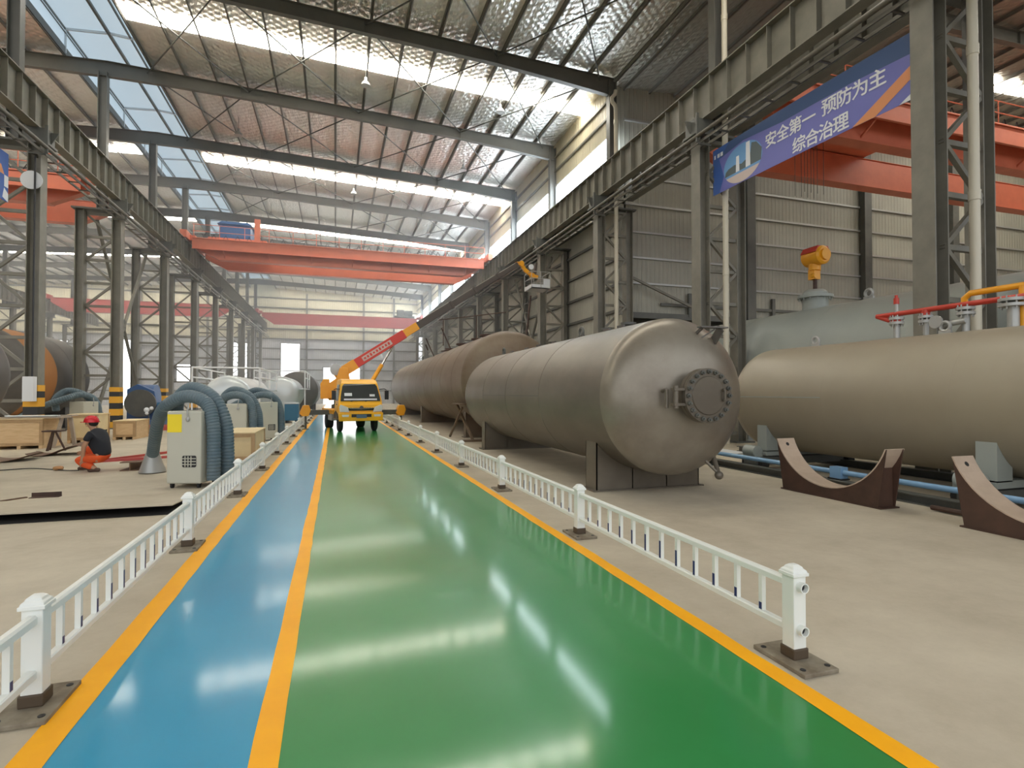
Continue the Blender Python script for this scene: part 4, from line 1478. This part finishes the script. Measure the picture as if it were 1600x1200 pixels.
# outriggers: dark beam, yellow leg box, jack foot
for sx, x1, yy in ((1, 2.42, 2.0), (-1, -2.05, 3.2)):
    o = tp('outrigger', MB().box((min(sx * .5, x1), yy - .12, .72), (max(sx * .5, x1), yy + .12, .96)), steel_dark, 'dark outrigger beam')
    m = MB().prism([(x1 - .12, 1.2), (x1 + .14, 1.2), (x1 + .22, .95), (x1 + .12, .66), (x1 - .18, .66), (x1 - .3, .8)], .34, 'y', yy - .17)
    tp('jack_box', m, yellow_machine, 'yellow jack box', parent=o, bevel=.02)
    m = MB().tube([(x1, yy, .7), (x1, yy, .04)], .055, 12).lathe([(.02, 0), (.17, 0), (.17, .03), (.05, .06)], (x1, yy, 0), 'z', 20)
    tp('jack', m, steel_dark, parent=o)
# turret and boom (world space points)
TB = Vector((.42, 31.1, 2.98))
TT = Vector((10.27, 31.0, 9.45))
bdir = (TT - TB)
BL = bdir.length
bdir.normalize()


def bpnt(f):
    return TB + bdir * (BL * f)


m = MB().lathe([(.52, 1.0), (.52, 1.18), (.4, 1.22), (.4, 1.5)], (.32, 30.95, 0), 'z', 28)
part('slewing_ring', m, steel_dark, TK)
m = MB().prism([(-.35, 1.45), (.95, 1.45), (.95, 1.9), (.75, 2.5), (.62, 3.15), (.22, 3.15), (.05, 2.6), (-.35, 2.3)], .14, 'y', 30.6)
m.prism([(-.35, 1.45), (.95, 1.45), (.95, 1.9), (.75, 2.5), (.62, 3.15), (.22, 3.15), (.05, 2.6), (-.35, 2.3)], .14, 'y', 31.36)
m.box((-.35, 30.6, 1.42), (.95, 31.5, 1.55))
m.prism([(-.75, 1.5), (-.3, 1.5), (-.3, 2.55), (-.6, 2.55), (-.75, 2.3)], .8, 'y', 30.6)
part('turret', m, yellow_machine, TK, bevel=.02)
part('counterweight', MB().lathe([(.02, -.35), (.3, -.32), (.3, .32), (.02, .35)], (.02, 31.1, 3.05), 'y', 20), steel_bare, TK, 'grey drum on the boom foot')


def boomseg(name, a, b, w, h, m, label=None, parent=None):
    mb = MB().bar(bpnt(a), bpnt(b), w, h, (0, 0, 1))
    return part(name, mb, m, parent or TK, label, bevel=.02)


bs = boomseg('boom_section', -.045, .065, .44, .56, yellow_machine, 'yellow boom foot')
bs = boomseg('boom_section', .06, .328, .40, .50, boom_red, 'red boom section')
mb = MB()
sd = bdir.cross(Vector((0, 0, 1))).normalized() * -1
if sd.y > 0:
    sd = -sd
upv = sd.cross(bdir).normalized()
if upv.z < 0:
    upv = -upv
mb.bar(bpnt(.10) + sd * .203, bpnt(.255) + sd * .203, .01, .26, upv)
part('side_label', mb, boom_label, bs, 'pale label along the red boom')
for i in range(9):
    f = .108 + .016 * i
    mb = MB().bar(bpnt(f) + sd * .21, bpnt(f + .009) + sd * .21, .004, .10 + .03 * (i % 3), upv)
    part('label_mark', mb, boom_red, bs, 'red mark on the pale label')
boomseg('boom_section', .322, .402, .36, .44, yellow_machine, 'yellow boom section')
f0 = .397
for i, f in enumerate((.60, .74, .88, 1.0)):
    w = .32 - .035 * i
    b_ = boomseg('boom_section', f0, f, w, w * 1.25, boom_dark, 'dark brown telescopic boom section')
    mb = MB().bar(bpnt(f0 + .012) + upv * (w * .64), bpnt(f - .012) + upv * (w * .64), w * .96, .02, upv)
    part('top_plate', mb, boom_pale, b_, 'pale upper face')
    boomseg('collar', f - .008, f + .004, w * 1.15, w * 1.42, boom_dark, None, b_)
    f0 = f
# jib and basket
m = MB()
pts = [TT + Vector((-.1, 0, .05)), TT + Vector((.25, 0, .08)), TT + Vector((.45, 0, -.25)), TT + Vector((.95, 0, -.6)), TT + Vector((1.3, 0, -.68))]
for a, b in zip(pts, pts[1:]):
    m.bar(a, b, .16, .2)
m.lathe([(.02, -.12), (.16, -.12), (.16, .12), (.02, .12)], pts[1], 'y', 16)
m.lathe([(.02, -.12), (.14, -.12), (.14, .12), (.02, .12)], pts[3], 'y', 16)
part('jib', m, yellow_machine, TK, 'yellow jib')
m = MB().lathe([(.02, -.05), (.16, -.05), (.16, .05), (.02, .05)], TT + Vector((.85, -.1, -.1)), 'y', 18)
part('sheave', m, frame_white, TK, 'white disc above the basket')
part('slew_motor', MB().bar(TT + Vector((1.1, 0, -.6)), TT + Vector((1.2, 0, .15)), .14, .14), boom_dark, TK)
bx0, bx1, by0, by1, bz = 10.95, 12.12, 30.35, 31.6, 7.98
m = MB().box((bx0, by0, bz), (bx1, by1, bz + .06))
m.box((bx0, by0, bz), (bx1, by0 + .03, bz + .24)).box((bx0, by1 - .03, bz), (bx1, by1, bz + .24)).box((bx0, by0, bz), (bx0 + .03, by1, bz + .24)).box((bx1 - .03, by0, bz), (bx1, by1, bz + .24))
m.box((bx1 - .42, by0, bz + .24), (bx1, by0 + .03, bz + .6))
bk = part('basket', m, frame_white, TK, 'white basket')
m = MB()
for xx in (bx0, (bx0 + bx1) / 2, bx1):
    for yy in (by0, by1):
        m.tube([(xx, yy, bz), (xx, yy, bz + 1.0)], .02, 6)
for z in (bz + .6, bz + 1.0):
    m.tube([(bx0, by0, z), (bx1, by0, z), (bx1, by1, z), (bx0, by1, z), (bx0, by0, z)], .022, 6)
part('guard_rail', m, steel_bare, bk)
# lift cylinder
pt = bpnt(.25) - upv * .25
pb = Vector((1.72, 30.2, 2.2))
mid = pb.lerp(pt, .52)
part('lift_cylinder', MB().tube([pb, mid], .11, 14), yellow_machine, TK, 'yellow lift cylinder')
part('piston_rod', MB().tube([mid, pt], .065, 12), chrome, TK, 'shiny piston rod')
part('cylinder_bracket', MB().box((1.0, 30.0, 1.5), (1.85, 30.4, 2.0)).bar((1.5, 30.2, 1.9), (1.72, 30.2, 2.25), .2, .25), yellow_machine, TK)

t = thing('wall_ladder', 'dark steel ladder hung under the basket against the columns', 'ladder', (12.2, 34.6, 5))
m = MB().bar((12.2, 35.0, 8.2), (12.2, 36.4, 5.0), .06, .10)
part('stile', m, steel_dark, t)
part('stile', MB().bar((12.2, 34.0, 8.2), (12.2, 35.2, 4.6), .08, .16), cradle_rust, t, 'brown ladder stile')
for i in range(5):
    f = .12 + .18 * i
    a = Vector((12.2, 35.0, 8.2)).lerp(Vector((12.2, 36.4, 5.0)), f)
    b = Vector((12.2, 34.0, 8.2)).lerp(Vector((12.2, 35.2, 4.6)), f * .95)
    part('rung', MB().bar(a, b, .05, .05), steel_dark, t)

# ---------------------------------------------------------------- fume extractors with hoses
def hose_mb(pts, r, n=14):
    path = smooth_path(pts, 26)
    rs = [r * (1.0 if i % 3 else .90) for i in range(len(path))]
    return MB().tube(path, r, n, True, rs)


def extractor(label, loc, rz):
    t = thing('fume_extractor', label, 'fume extractor', loc, rz, 'grey fume extractors with hoses')
    part('cabinet', MB().box((-.32, -.36, .09), (.32, .36, 1.46)), cabinet, t, world=False, bevel=.025)
    part('sticker', MB().box((-.305, -.366, 1.06), (-.04, -.36, 1.40)), yellow_label, t, 'yellow sticker', world=False)
    m = MB()
    m.prism([(-.005, .40), (.215, .40), (.235, .42), (.235, .60), (.215, .62), (-.005, .62), (-.025, .60), (-.025, .42)], .008, 'y', -.364)
    g = part('outlet_grille', m, hazard_black, t, 'black square outlet', world=False)
    m = MB()
    for k in range(3):
        x = .03 + k * .055
        m.box((x - .008, -.372, .41), (x + .008, -.362, .61))
        z = .455 + k * .055
        m.box((-.02, -.372, z - .008), (.23, -.362, z + .008))
    part('grille_bars', m, cabinet, g, world=False)
    m = MB().tube([(.08, -.38, 1.33), (.08, -.4, 1.45), (.09, -.36, 1.62)], .012, 6).ball((.08, -.385, 1.31), .035, 10, 8, (1, .6, 1.4))
    part('hose_hook', m, steel_bare, t, 'grey metal hook', world=False)
    m = MB()
    for x in (-.25, .25):
        for y in (-.28, .28):
            m.lathe([(.01, -.02), (.045, -.02), (.045, .02), (.01, .02)], (x, y, .045), 'x', 14)
    for x in (-.25, .25):
        for y in (-.28, .28):
            part('caster', MB().lathe([(.01, -.02), (.045, -.02), (.045, .02), (.01, .02)], (x, y, .045), 'x', 14).box((x - .03, y - .03, .06), (x + .03, y + .03, .09)), black_rubber, t, world=False)
    h1 = hose_mb([(-1.89, 1.8, .38), (-1.54, 1.3, .80), (-1.10, .7, 1.27), (-.63, .2, 1.57), (-.14, .0, 1.74), (.28, -.1, 1.60), (.45, -.18, 1.22), (.48, -.2, .7), (.48, -.2, .14)], .125)
    part('hose', h1, hose_grey, t, 'blue-grey corrugated hose', world=False)
    part('suction_nozzle', MB().lathe([(.27, .02), (.14, .42), (.13, .46)], (-1.89, 1.8, 0), 'z', 20).lathe([(.25, .02), (.12, .42)], (-1.89, 1.8, 0), 'z', 20), steel_bare, t, 'metal suction nozzle', world=False)
    h2 = hose_mb([(-.62, .62, 1.1), (-.68, .6, 1.5), (-.55, .52, 1.76), (-.24, .42, 1.90), (.25, .22, 1.70), (.52, .14, 1.23), (.58, .12, .7), (.58, .12, .14)], .13)
    part('hose', h2, hose_grey, t, 'blue-grey corrugated hose', world=False)
    return t


E1 = extractor('pale grey fume extractor with a yellow sticker and draped hoses, beside the left barrier', (-2.62, 12.15, 0), math.radians(-16))
KIDS = {}
for o in bpy.data.objects:
    if o.parent:
        KIDS.setdefault(o.parent.name, []).append(o)
KIDS2 = dict(KIDS)
KIDS2[E1.name] = [c for c in KIDS[E1.name] if c.name != 'sticker']      # only the first one wears a sticker
dup(E1, (-2.95, 19.6, 0), math.radians(-8), 'grey fume extractor behind the wooden crate by the left barrier', KIDS2)
dup(E1, (-2.5, 22.9, 0), math.radians(20), 'grey fume extractor farthest along the left barrier, before the white tanks', KIDS2)
dup(E1, (-9.75, 26.7, 0), math.radians(60), 'grey fume extractor with draped hoses behind the crates at the left', KIDS2)

t = thing('blue_cabinet', 'blue cabinet with a pale top in front of the far white tank', 'cabinet', (-2.5, 36.0, 0))
part('body', MB().box((-2.9, 35.6, .15), (-2.12, 36.3, 1.15)), blue_box, t, bevel=.02)
part('lid', MB().box((-2.92, 35.58, 1.15), (-2.1, 36.32, 1.22)), frame_white, t)
part('skid', MB().box((-2.85, 35.62, 0), (-2.7, 36.28, .15)).box((-2.32, 35.62, 0), (-2.17, 36.28, .15)), black_plastic, t)

# ---------------------------------------------------------------- crates and scrap on the left
def crate(label, x0, x1, y0, y1, h, m, batt=True):
    t = thing('wooden_crate', label, 'crate', ((x0 + x1) / 2, (y0 + y1) / 2, 0), 0, 'wooden crates')
    part('box', MB().box((x0 + .02, y0 + .02, .1), (x1 - .02, y1 - .02, h - .03)), m, t)
    for xx in (x0, (x0 + x1) / 2 - .05, x1 - .1):
        part('runner', MB().box((xx, y0, 0), (xx + .1, y1, .1)), wood, t)
    if batt:
        b = .09
        for (a, c) in ((x0, x0 + b), (x1 - b, x1)):
            part('batten', MB().box((a, y0, .1), (c, y0 + .02, h - .03)), wood_dark, t)
            part('batten', MB().box((a, y1 - .02, .1), (c, y1, h - .03)), wood_dark, t)
        for (a, c) in ((.1, .1 + b), (h - .03 - b, h - .03)):
            part('batten', MB().box((x0 + b, y0, a), (x1 - b, y0 + .02, c)), wood_dark, t)
        for (a, c) in ((y0 + .02, y0 + .02 + b), (y1 - .02 - b, y1 - .02)):
            part('batten', MB().box((x1 - .02, a, .1), (x1, c, h - .03)), wood_dark, t)
    part('lid', MB().box((x0 - .01, y0 - .01, h - .03), (x1 + .01, y1 + .01, h)), wood_light if m is not wood_light else wood_light, t)
    return t


crate('plywood crate with framed front, behind the first fume extractor by the barrier', -2.72, -1.95, 15.4, 17.6, .80, wood_light)
crate('long plywood crate near the left edge under the boards', -10.3, -9.05, 21.7, 23.0, .98, wood)
crate('tall pale plywood crate directly behind the crouching worker', -9.15, -8.25, 23.7, 24.9, 1.04, wood_light)
crate('framed wooden crate to the right behind the worker', -8.15, -7.4, 24.9, 26.6, .74, wood)
t = thing('board_stack', 'weathered boards laid across the long crate at the left', 'boards', (-9.4, 22.3, .98))
part('board', MB().box((-10.3, 21.75, .98), (-8.5, 22.3, 1.02)), wood_grey, t)
part('board', MB().bar((-10.25, 22.6, 1.0), (-8.5, 22.6, 1.04), .5, .04), wood_grey, t)
part('prop_leg', MB().bar((-8.6, 21.9, .98), (-8.8, 21.8, 0), .1, .1), wood_grey, t)
part('prop_leg', MB().bar((-8.6, 22.5, .98), (-8.5, 22.6, 0), .1, .1), wood_grey, t)
for i, lab in enumerate(('pale pipe on the boards of the long crate, front one', 'pale pipe on the boards of the long crate, back one')):
    solo('steel_pipe', MB().tube([(-10.1, 21.82 + .14 * i, 1.05), (-8.7, 21.86 + .14 * i, 1.05)], .03, 10), white_tank, lab, 'pipe', 'pale pipes on the boards')
t = thing('work_stand', 'rusty angle stand in front of the long crate', 'stand', (-8.4, 20.7, 0))
part('leg', MB().bar((-8.5, 20.7, 0), (-8.35, 20.7, .62), .08, .06), cradle_rust, t)
part('leg', MB().bar((-8.05, 20.75, 0), (-8.3, 20.7, .62), .05, .05), cradle_rust, t)
part('leg', MB().bar((-8.6, 21.1, 0), (-8.38, 20.8, .62), .05, .05), cradle_rust, t)
part('top', MB().box((-8.6, 20.55, .6), (-8.1, 20.95, .64)), cradle_rust, t)


def warped(x0, x1, y0, y1, z, amp, ph, m, label):
    mb = MB()
    N, K = 16, 5
    vs, fs = [], []
    for s_ in (0, 1):
        for i in range(N + 1):
            for j in range(K + 1):
                u, v = i / N, j / K
                zz = z + amp * (.5 + .5 * math.sin(ph + u * 6.3)) * (.4 + .6 * math.sin(PI * (.2 + .7 * v))) + s_ * .012
                vs.append((x0 + (x1 - x0) * u + .1 * math.sin(v * 5), y0 + (y1 - y0) * v + .12 * math.sin(u * 7 + ph), zz))
    w = K + 1
    o = (N + 1) * w
    for i in range(N):
        for j in range(K):
            a = i * w + j
            fs += [(a, a + w, a + w + 1, a + 1), (o + a, o + a + 1, o + a + w + 1, o + a + w)]
    rim = [(i * w, (i + 1) * w) for i in range(N)] + [(i * w + K, (i + 1) * w + K) for i in range(N)] + [(j, j + 1) for j in range(K)] + [(N * w + j, N * w + j + 1) for j in range(K)]
    fs += [(a, b, o + b, o + a) for a, b in rim]
    mb.add(vs, fs, True)
    solo('scrap_plate', mb, m, label, 'scrap plate', 'scrap plates on the floor')


warped(-9.6, -7.7, 17.6, 18.7, .01, .26, .4, tarp_brown, 'warped brown steel plate on the floor at the left edge')
warped(-8.3, -6.6, 19.0, 20.0, .01, .34, 3.6, tarp_brown, 'warped brown steel plate lying just left of the worker')
solo('floor_plate', MB().prism([(9.38, .125), (9.38, .14), (11.2, .024), (11.2, .01)], 3.2, 'x', -5.5), concrete, 'dusty floor plate with a lifted front edge above a dark-painted gap', 'plate')
solo('light_shade_patch', MB().box((-5.4, 9.34, 0), (-2.32, 10.6, .006)), gap_shade, 'black sheet painted as the shade under the lifted front edge of the dusty floor plate', 'sheet')  # black sheet added to paint the shade below the lifted edge
solo('angle_iron', MB().box((-4.98, 11.5, 0), (-4.55, 11.62, .012)).box((-4.98, 11.6, 0), (-4.55, 11.612, .08)), cradle_rust, 'short rusty angle iron on the open floor', 'steel piece')
solo('flat_bar', MB().bar((-5.6, 10.9, .01), (-5.05, 11.6, .01), .06, .02), tarp_brown, 'flat bar on the floor nearest the left edge', 'steel piece')
m = MB().tube([(-6.15 + .06 * math.cos(a), 15.5 + .06 * math.sin(a), .05) for a in [2 * PI * i / 20 for i in range(21)]], .045, 8, False)
solo('coil_reel', m, mat('tan_cord', (0.42, 0.22, 0.09), .7), 'small tan coil on the floor left of the worker', 'coil')
pts = [(-8.5, 16.3, .02), (-7.6, 15.7, .02), (-6.9, 15.9, .02), (-6.3, 15.55, .02), (-5.9, 15.25, .02), (-5.6, 15.1, .03)]
solo('welding_cable', MB().tube(smooth_path(pts), .012, 6), black_rubber, 'thin black cable running to the worker over the floor', 'cable')
t = thing('red_bar', 'long dark red bar on a beam end, right of the worker, rear one', 'bar', (-4.6, 15.8, .2), 0, 'red bars by the worker')
part('bar', MB().bar((-5.1, 15.25, .235), (-3.9, 17.2, .235), .06, .06), red_crane, t)
t = thing('red_bar', 'long dark red bar on a beam end, right of the worker, front one', 'bar', (-4.6, 15.2, .2), 0, 'red bars by the worker')
part('bar', MB().bar((-5.15, 15.0, .235), (-3.75, 15.55, .235), .07, .06), red_crane, t)
m = MB().box((-4.72, 14.85, 0), (-4.32, 15.75, .02)).box((-4.72, 14.85, .185), (-4.32, 15.75, .205)).box((-4.53, 14.85, .02), (-4.51, 15.75, .185))
solo('beam_offcut', m, tarp_brown, 'short beam offcut carrying the red bars', 'beam')
t = thing('pipe_stand', 'thin stand with white cloth tied on top', 'stand', (-7.6, 27.2, 0))
part('pole', MB().tube([(-7.6, 27.2, .02), (-7.6, 27.2, 1.15)], .02, 8), steel_dark, t)
part('foot', MB().bar((-8.1, 27.2, .02), (-7.1, 27.2, .02), .06, .04).bar((-7.6, 26.8, .02), (-7.6, 27.6, .02), .06, .04), steel_dark, t)
m = MB().ball((-7.68, 27.2, 1.08), .11, 10, 8).ball((-7.5, 27.2, 1.15), .08, 10, 8).ball((-7.66, 27.15, .94), .07, 10, 8)
part('cloth', m, frame_white, t, 'white cloth')

t = thing('positioner', 'dark blue machine standing behind the crates between the left columns', 'machine', (-9.6, 35, 0))
part('bed', MB().box((-11.0, 34.2, 0), (-8.9, 35.6, .35)), blue_machine, t, bevel=.02)
part('frame', MB().prism([(-10.8, .35), (-9.2, .35), (-9.5, 1.9), (-10.3, 2.3), (-10.8, 2.0)], .5, 'y', 34.9), blue_machine, t, bevel=.02)
part('face_plate', MB().lathe([(.05, -.15), (.75, -.15), (.75, 0), (.2, .05), (.2, .4)], (-10.1, 34.8, 1.25), 'y', 28), steel_dark, t)
part('control_box', MB().box((-9.2, 34.3, .35), (-8.75, 34.7, 1.3)), blue_box, t, bevel=.02)
t = thing('positioner', 'dark machine with round drum farther back in the left bay', 'machine', (-10.6, 37.5, 0))
part('bed', MB().box((-11.4, 37, 0), (-9.8, 38.2, .4)), steel_dark, t)
part('drum', MB().lathe([(.05, -.5), (.95, -.5), (.95, .5), (.05, .5)], (-10.6, 37.6, 1.35), 'x', 28), blue_machine, t, 'dark blue drum')
t = thing('roller_bed', 'long dark red roller bed on the floor behind the pipe stand', 'machine', (-7.8, 31, 0))
part('rail', MB().box((-9.4, 30.5, .0), (-6.2, 30.7, .22)), red_crane, t)
part('rail', MB().box((-9.4, 31.6, .0), (-6.2, 31.8, .22)), red_crane, t)
for i in range(4):
    part('roller', MB().tube([(-9.1 + i * .85, 30.6, .3), (-9.1 + i * .85, 31.7, .3)], .09, 12), steel_dark, t)

# ---------------------------------------------------------------- pendant lamps under the roof
for i, (x, y, z, where) in enumerate(((1.4, 28.9, 17.55, 'under the near daylight strip, middle one'), (8.6, 28.9, 17.3, 'under the near daylight strip, beside the clerestory'),
                                      (-5.7, 36.8, 17.5, 'near the ridge between the second and third rafters'), (8.3, 36.8, 17.1, 'on the clerestory side between the second and third rafters'),
                                      (1.3, 44.9, 17.5, 'under the second daylight strip'), (8.4, 52.8, 17.1, 'above the right end of the orange crane'), (-5.5, 52.8, 17.5, 'above the left end of the orange crane'))):
    t = thing('pendant_lamp', 'bell shaped pendant lamp ' + where, 'lamp', (x, y, z), 0, 'pendant lamps')
    top = zr(x) + DECK - .05
    part('rod', MB().tube([(x, y, z + .35), (x, y, top)], .015, 6), steel_dark, t)
    part('shade', MB().lathe([(.24, 0), (.2, .12), (.1, .24), (.07, .26), (.07, .42), (.001, .43)], (x, y, z), 'z', 22), steel_bare, t)
    part('bulb', MB().ball((x, y, z + .1), .08, 12, 8), frame_white, t)


# ---------------------------------------------------------------- crouching worker
def skinmesh(name, nodes, edges, m, parent, root=0, sub=2, label=None):
    me = bpy.data.meshes.new(name)
    me.from_pydata([n[:3] for n in nodes], edges, [])
    o = bpy.data.objects.new(name, me)
    COL.objects.link(o)
    o.parent = parent
    o.modifiers.new('skin', 'SKIN')
    me.skin_vertices.new(name='') if not me.skin_vertices else None
    for i, nd in enumerate(nodes):
        r = nd[3]
        sv = me.skin_vertices[0].data[i]
        sv.radius = r if isinstance(r, tuple) else (r, r)
        sv.use_root = (i == root)
    sb = o.modifiers.new('sub', 'SUBSURF')
    sb.levels = sub
    sb.render_levels = sub
    me.materials.append(m)
    # bake the grown surface so that the part is a plain smooth mesh
    dg = bpy.context.evaluated_depsgraph_get()
    new = bpy.data.meshes.new_from_object(o.evaluated_get(dg))
    o.modifiers.clear()
    o.data = new
    bpy.data.meshes.remove(me)
    new.name = name
    new.shade_smooth()
    if not new.materials:
        new.materials.append(m)
    if label:
        o['label'] = label
    return o


# local frame: -x is the way he faces, +y away from the camera
W = thing('person', 'person in red helmet, black t-shirt and orange trousers crouching on the floor', 'person', (-5.33, 15.05, 0), -YAW)
body = [(.24, 0, .34, .13), (.20, 0, .52, .12), (.12, 0, .76, (.14, .11)), (.05, 0, .92, (.09, .07)), (.00, 0, 1.0, .058), (-.03, 0, 1.10, .10), (-.05, 0, 1.2, .085),   # pelvis .. head
        (.11, -.2, .87, .07), (.02, -.27, .60, .052), (-.04, -.22, .36, .040), (-.05, -.21, .28, .042),      # near arm
        (.10, .2, .87, .07), (-.08, .26, .64, .052), (-.24, .18, .48, .040), (-.31, .17, .44, .040),         # far arm
        (.2, -.12, .3, .09), (-.22, -.16, .30, .085), (.1, -.15, .14, .06), (.22, -.15, .07, .05),           # near leg, knee low
        (.2, .12, .32, .10), (-.24, .16, .50, .08), (-.16, .15, .14, .055), (-.26, .15, .06, .05)]           # far leg, knee up
edges = [(0, 1), (1, 2), (2, 3), (3, 4), (4, 5), (5, 6), (2, 7), (7, 8), (8, 9), (9, 10), (2, 11), (11, 12), (12, 13), (13, 14),
         (0, 15), (15, 16), (16, 17), (17, 18), (0, 19), (19, 20), (20, 21), (21, 22)]
nd, ed = list(body), list(edges)
for hand, dirv in ((10, Vector((-.25, 0, -1))), (14, Vector((-1, -.1, -.35)))):
    base = Vector(nd[hand][:3])
    d = dirv.normalized()
    sidev = d.cross(Vector((0, 1, 0)) if hand == 14 else Vector((1, 0, 0))).normalized()
    palm = len(nd)
    p = base + d * .06
    nd.append((*p, .034))
    ed.append((hand, palm))
    for k, (off, ln) in enumerate(((-.033, .066), (-.011, .08), (.011, .075), (.033, .058))):
        a = p + sidev * off + d * .03
        b = a + d * ln * .6
        c = b + (d + Vector((-.5, 0, -.5))).normalized() * ln * .5
        i = len(nd)
        nd += [(*a, .012), (*b, .010), (*c, .009)]
        ed += [(palm, i), (i, i + 1), (i + 1, i + 2)]
    a = base + d * .02 + sidev * .045
    b = a + (d + sidev * .7).normalized() * .05
    i = len(nd)
    nd += [(*a, .014), (*b, .011)]
    ed += [(hand, i), (i, i + 1)]
skinmesh('body', nd, ed, skin, W)
# face: nose, brow, ears, eyes, mouth
part('nose', MB().ball((-.145, 0, 1.085), .020, 8, 6, (1, .8, 1.3)), skin, W, world=False)
for s_ in (-1, 1):
    part('ear', MB().ball((-.02, s_ * .105, 1.09), .028, 8, 6, (.7, .4, 1.2)), skin, W, world=False)
for s_ in (-1, 1):
    part('eye', MB().ball((-.118, s_ * .042, 1.115), .013, 8, 6), hair_black, W, world=False)
part('mouth', MB().box((-.128, -.025, 1.03), (-.115, .025, 1.038)), mat('lips', (.3, .11, .09), .5), W, world=False)
part('hair', MB().ball((.025, 0, 1.13), .108, 14, 10, (.95, .98, .95)), hair_black, W, world=False)
m = MB()
prof = [(.152, 1.135), (.148, 1.16), (.135, 1.21), (.105, 1.255), (.06, 1.28), (.001, 1.288)]
m.lathe(prof, (-.02, 0, 0), 'z', 28)
m.lathe([(.14, 1.13), (.165, 1.128), (.165, 1.14), (.14, 1.145)], (-.02, 0, 0), 'z', 28)
m.prism([(-.23, -.07), (-.14, -.125), (-.14, .125), (-.23, .07)], .012, 'z', 1.128)
m.bar((-.12, 0, 1.255), (.09, 0, 1.262), .03, .02)
part('helmet', m, helmet_red, W, 'red safety helmet', world=False)
shirt = [(.27, 0, .33, (.15, .14)), (.25, 0, .42, (.19, .185)), (.21, 0, .56, (.2, .19)), (.13, 0, .76, (.235, .19)), (.07, 0, .92, (.16, .14)), (.03, 0, .97, .08),
         (.11, -.21, .87, .088), (.05, -.265, .70, .072), (.10, .21, .87, .088), (-.02, .25, .73, .072)]
skinmesh('t_shirt', shirt, [(0, 1), (1, 2), (2, 3), (3, 4), (4, 5), (3, 6), (6, 7), (3, 8), (8, 9)], cloth_black, W, label='black t-shirt')
tr = [(.25, 0, .36, .17), (.21, -.12, .30, .13), (-.02, -.15, .31, .118), (-.22, -.16, .29, .108), (-.10, -.155, .20, .088), (.08, -.15, .14, .08), (.16, -.15, .11, .075),
      (.21, .12, .33, .13), (-.02, .15, .44, .118), (-.24, .16, .50, .105), (-.21, .155, .34, .092), (-.17, .15, .18, .085), (-.17, .15, .13, .08), (.33, 0, .30, .12)]
skinmesh('trousers', tr, [(0, 1), (1, 2), (2, 3), (3, 4), (4, 5), (5, 6), (0, 7), (7, 8), (8, 9), (9, 10), (10, 11), (11, 12), (0, 13)], cloth_orange, W, label='orange work trousers')
for (x, y, a) in ((.22, -.15, .5), (-.24, .15, 0)):
    sh = [(x + .08, y, .055, .05), (x - .04, y, .06, .052), (x - .16, y, .045, .045), (x - .2, y, .04, .034)]
    skinmesh('shoe', sh, [(0, 1), (1, 2), (2, 3)], shoe_brown, W, label='brown shoe')


# ---------------------------------------------------------------- dusty air in the far half of the hall
hz = bpy.data.materials.new('dusty_air')
hz.use_nodes = True
hz.node_tree.nodes.clear()
out = hz.node_tree.nodes.new('ShaderNodeOutputMaterial')
vs_ = hz.node_tree.nodes.new('ShaderNodeVolumeScatter')
vs_.inputs['Color'].default_value = (0.95, 0.97, 1.0, 1)
vs_.inputs['Density'].default_value = 0.008
vs_.inputs['Anisotropy'].default_value = 0.3
hz.node_tree.links.new(vs_.outputs[0], out.inputs['Volume'])
solo('haze', MB().box((XL + .1, 31, 0.02), (XE + .8, YEND - .5, 19.9)), hz, 'pale dusty haze hanging in the far half of the hall', 'haze', kind='stuff')
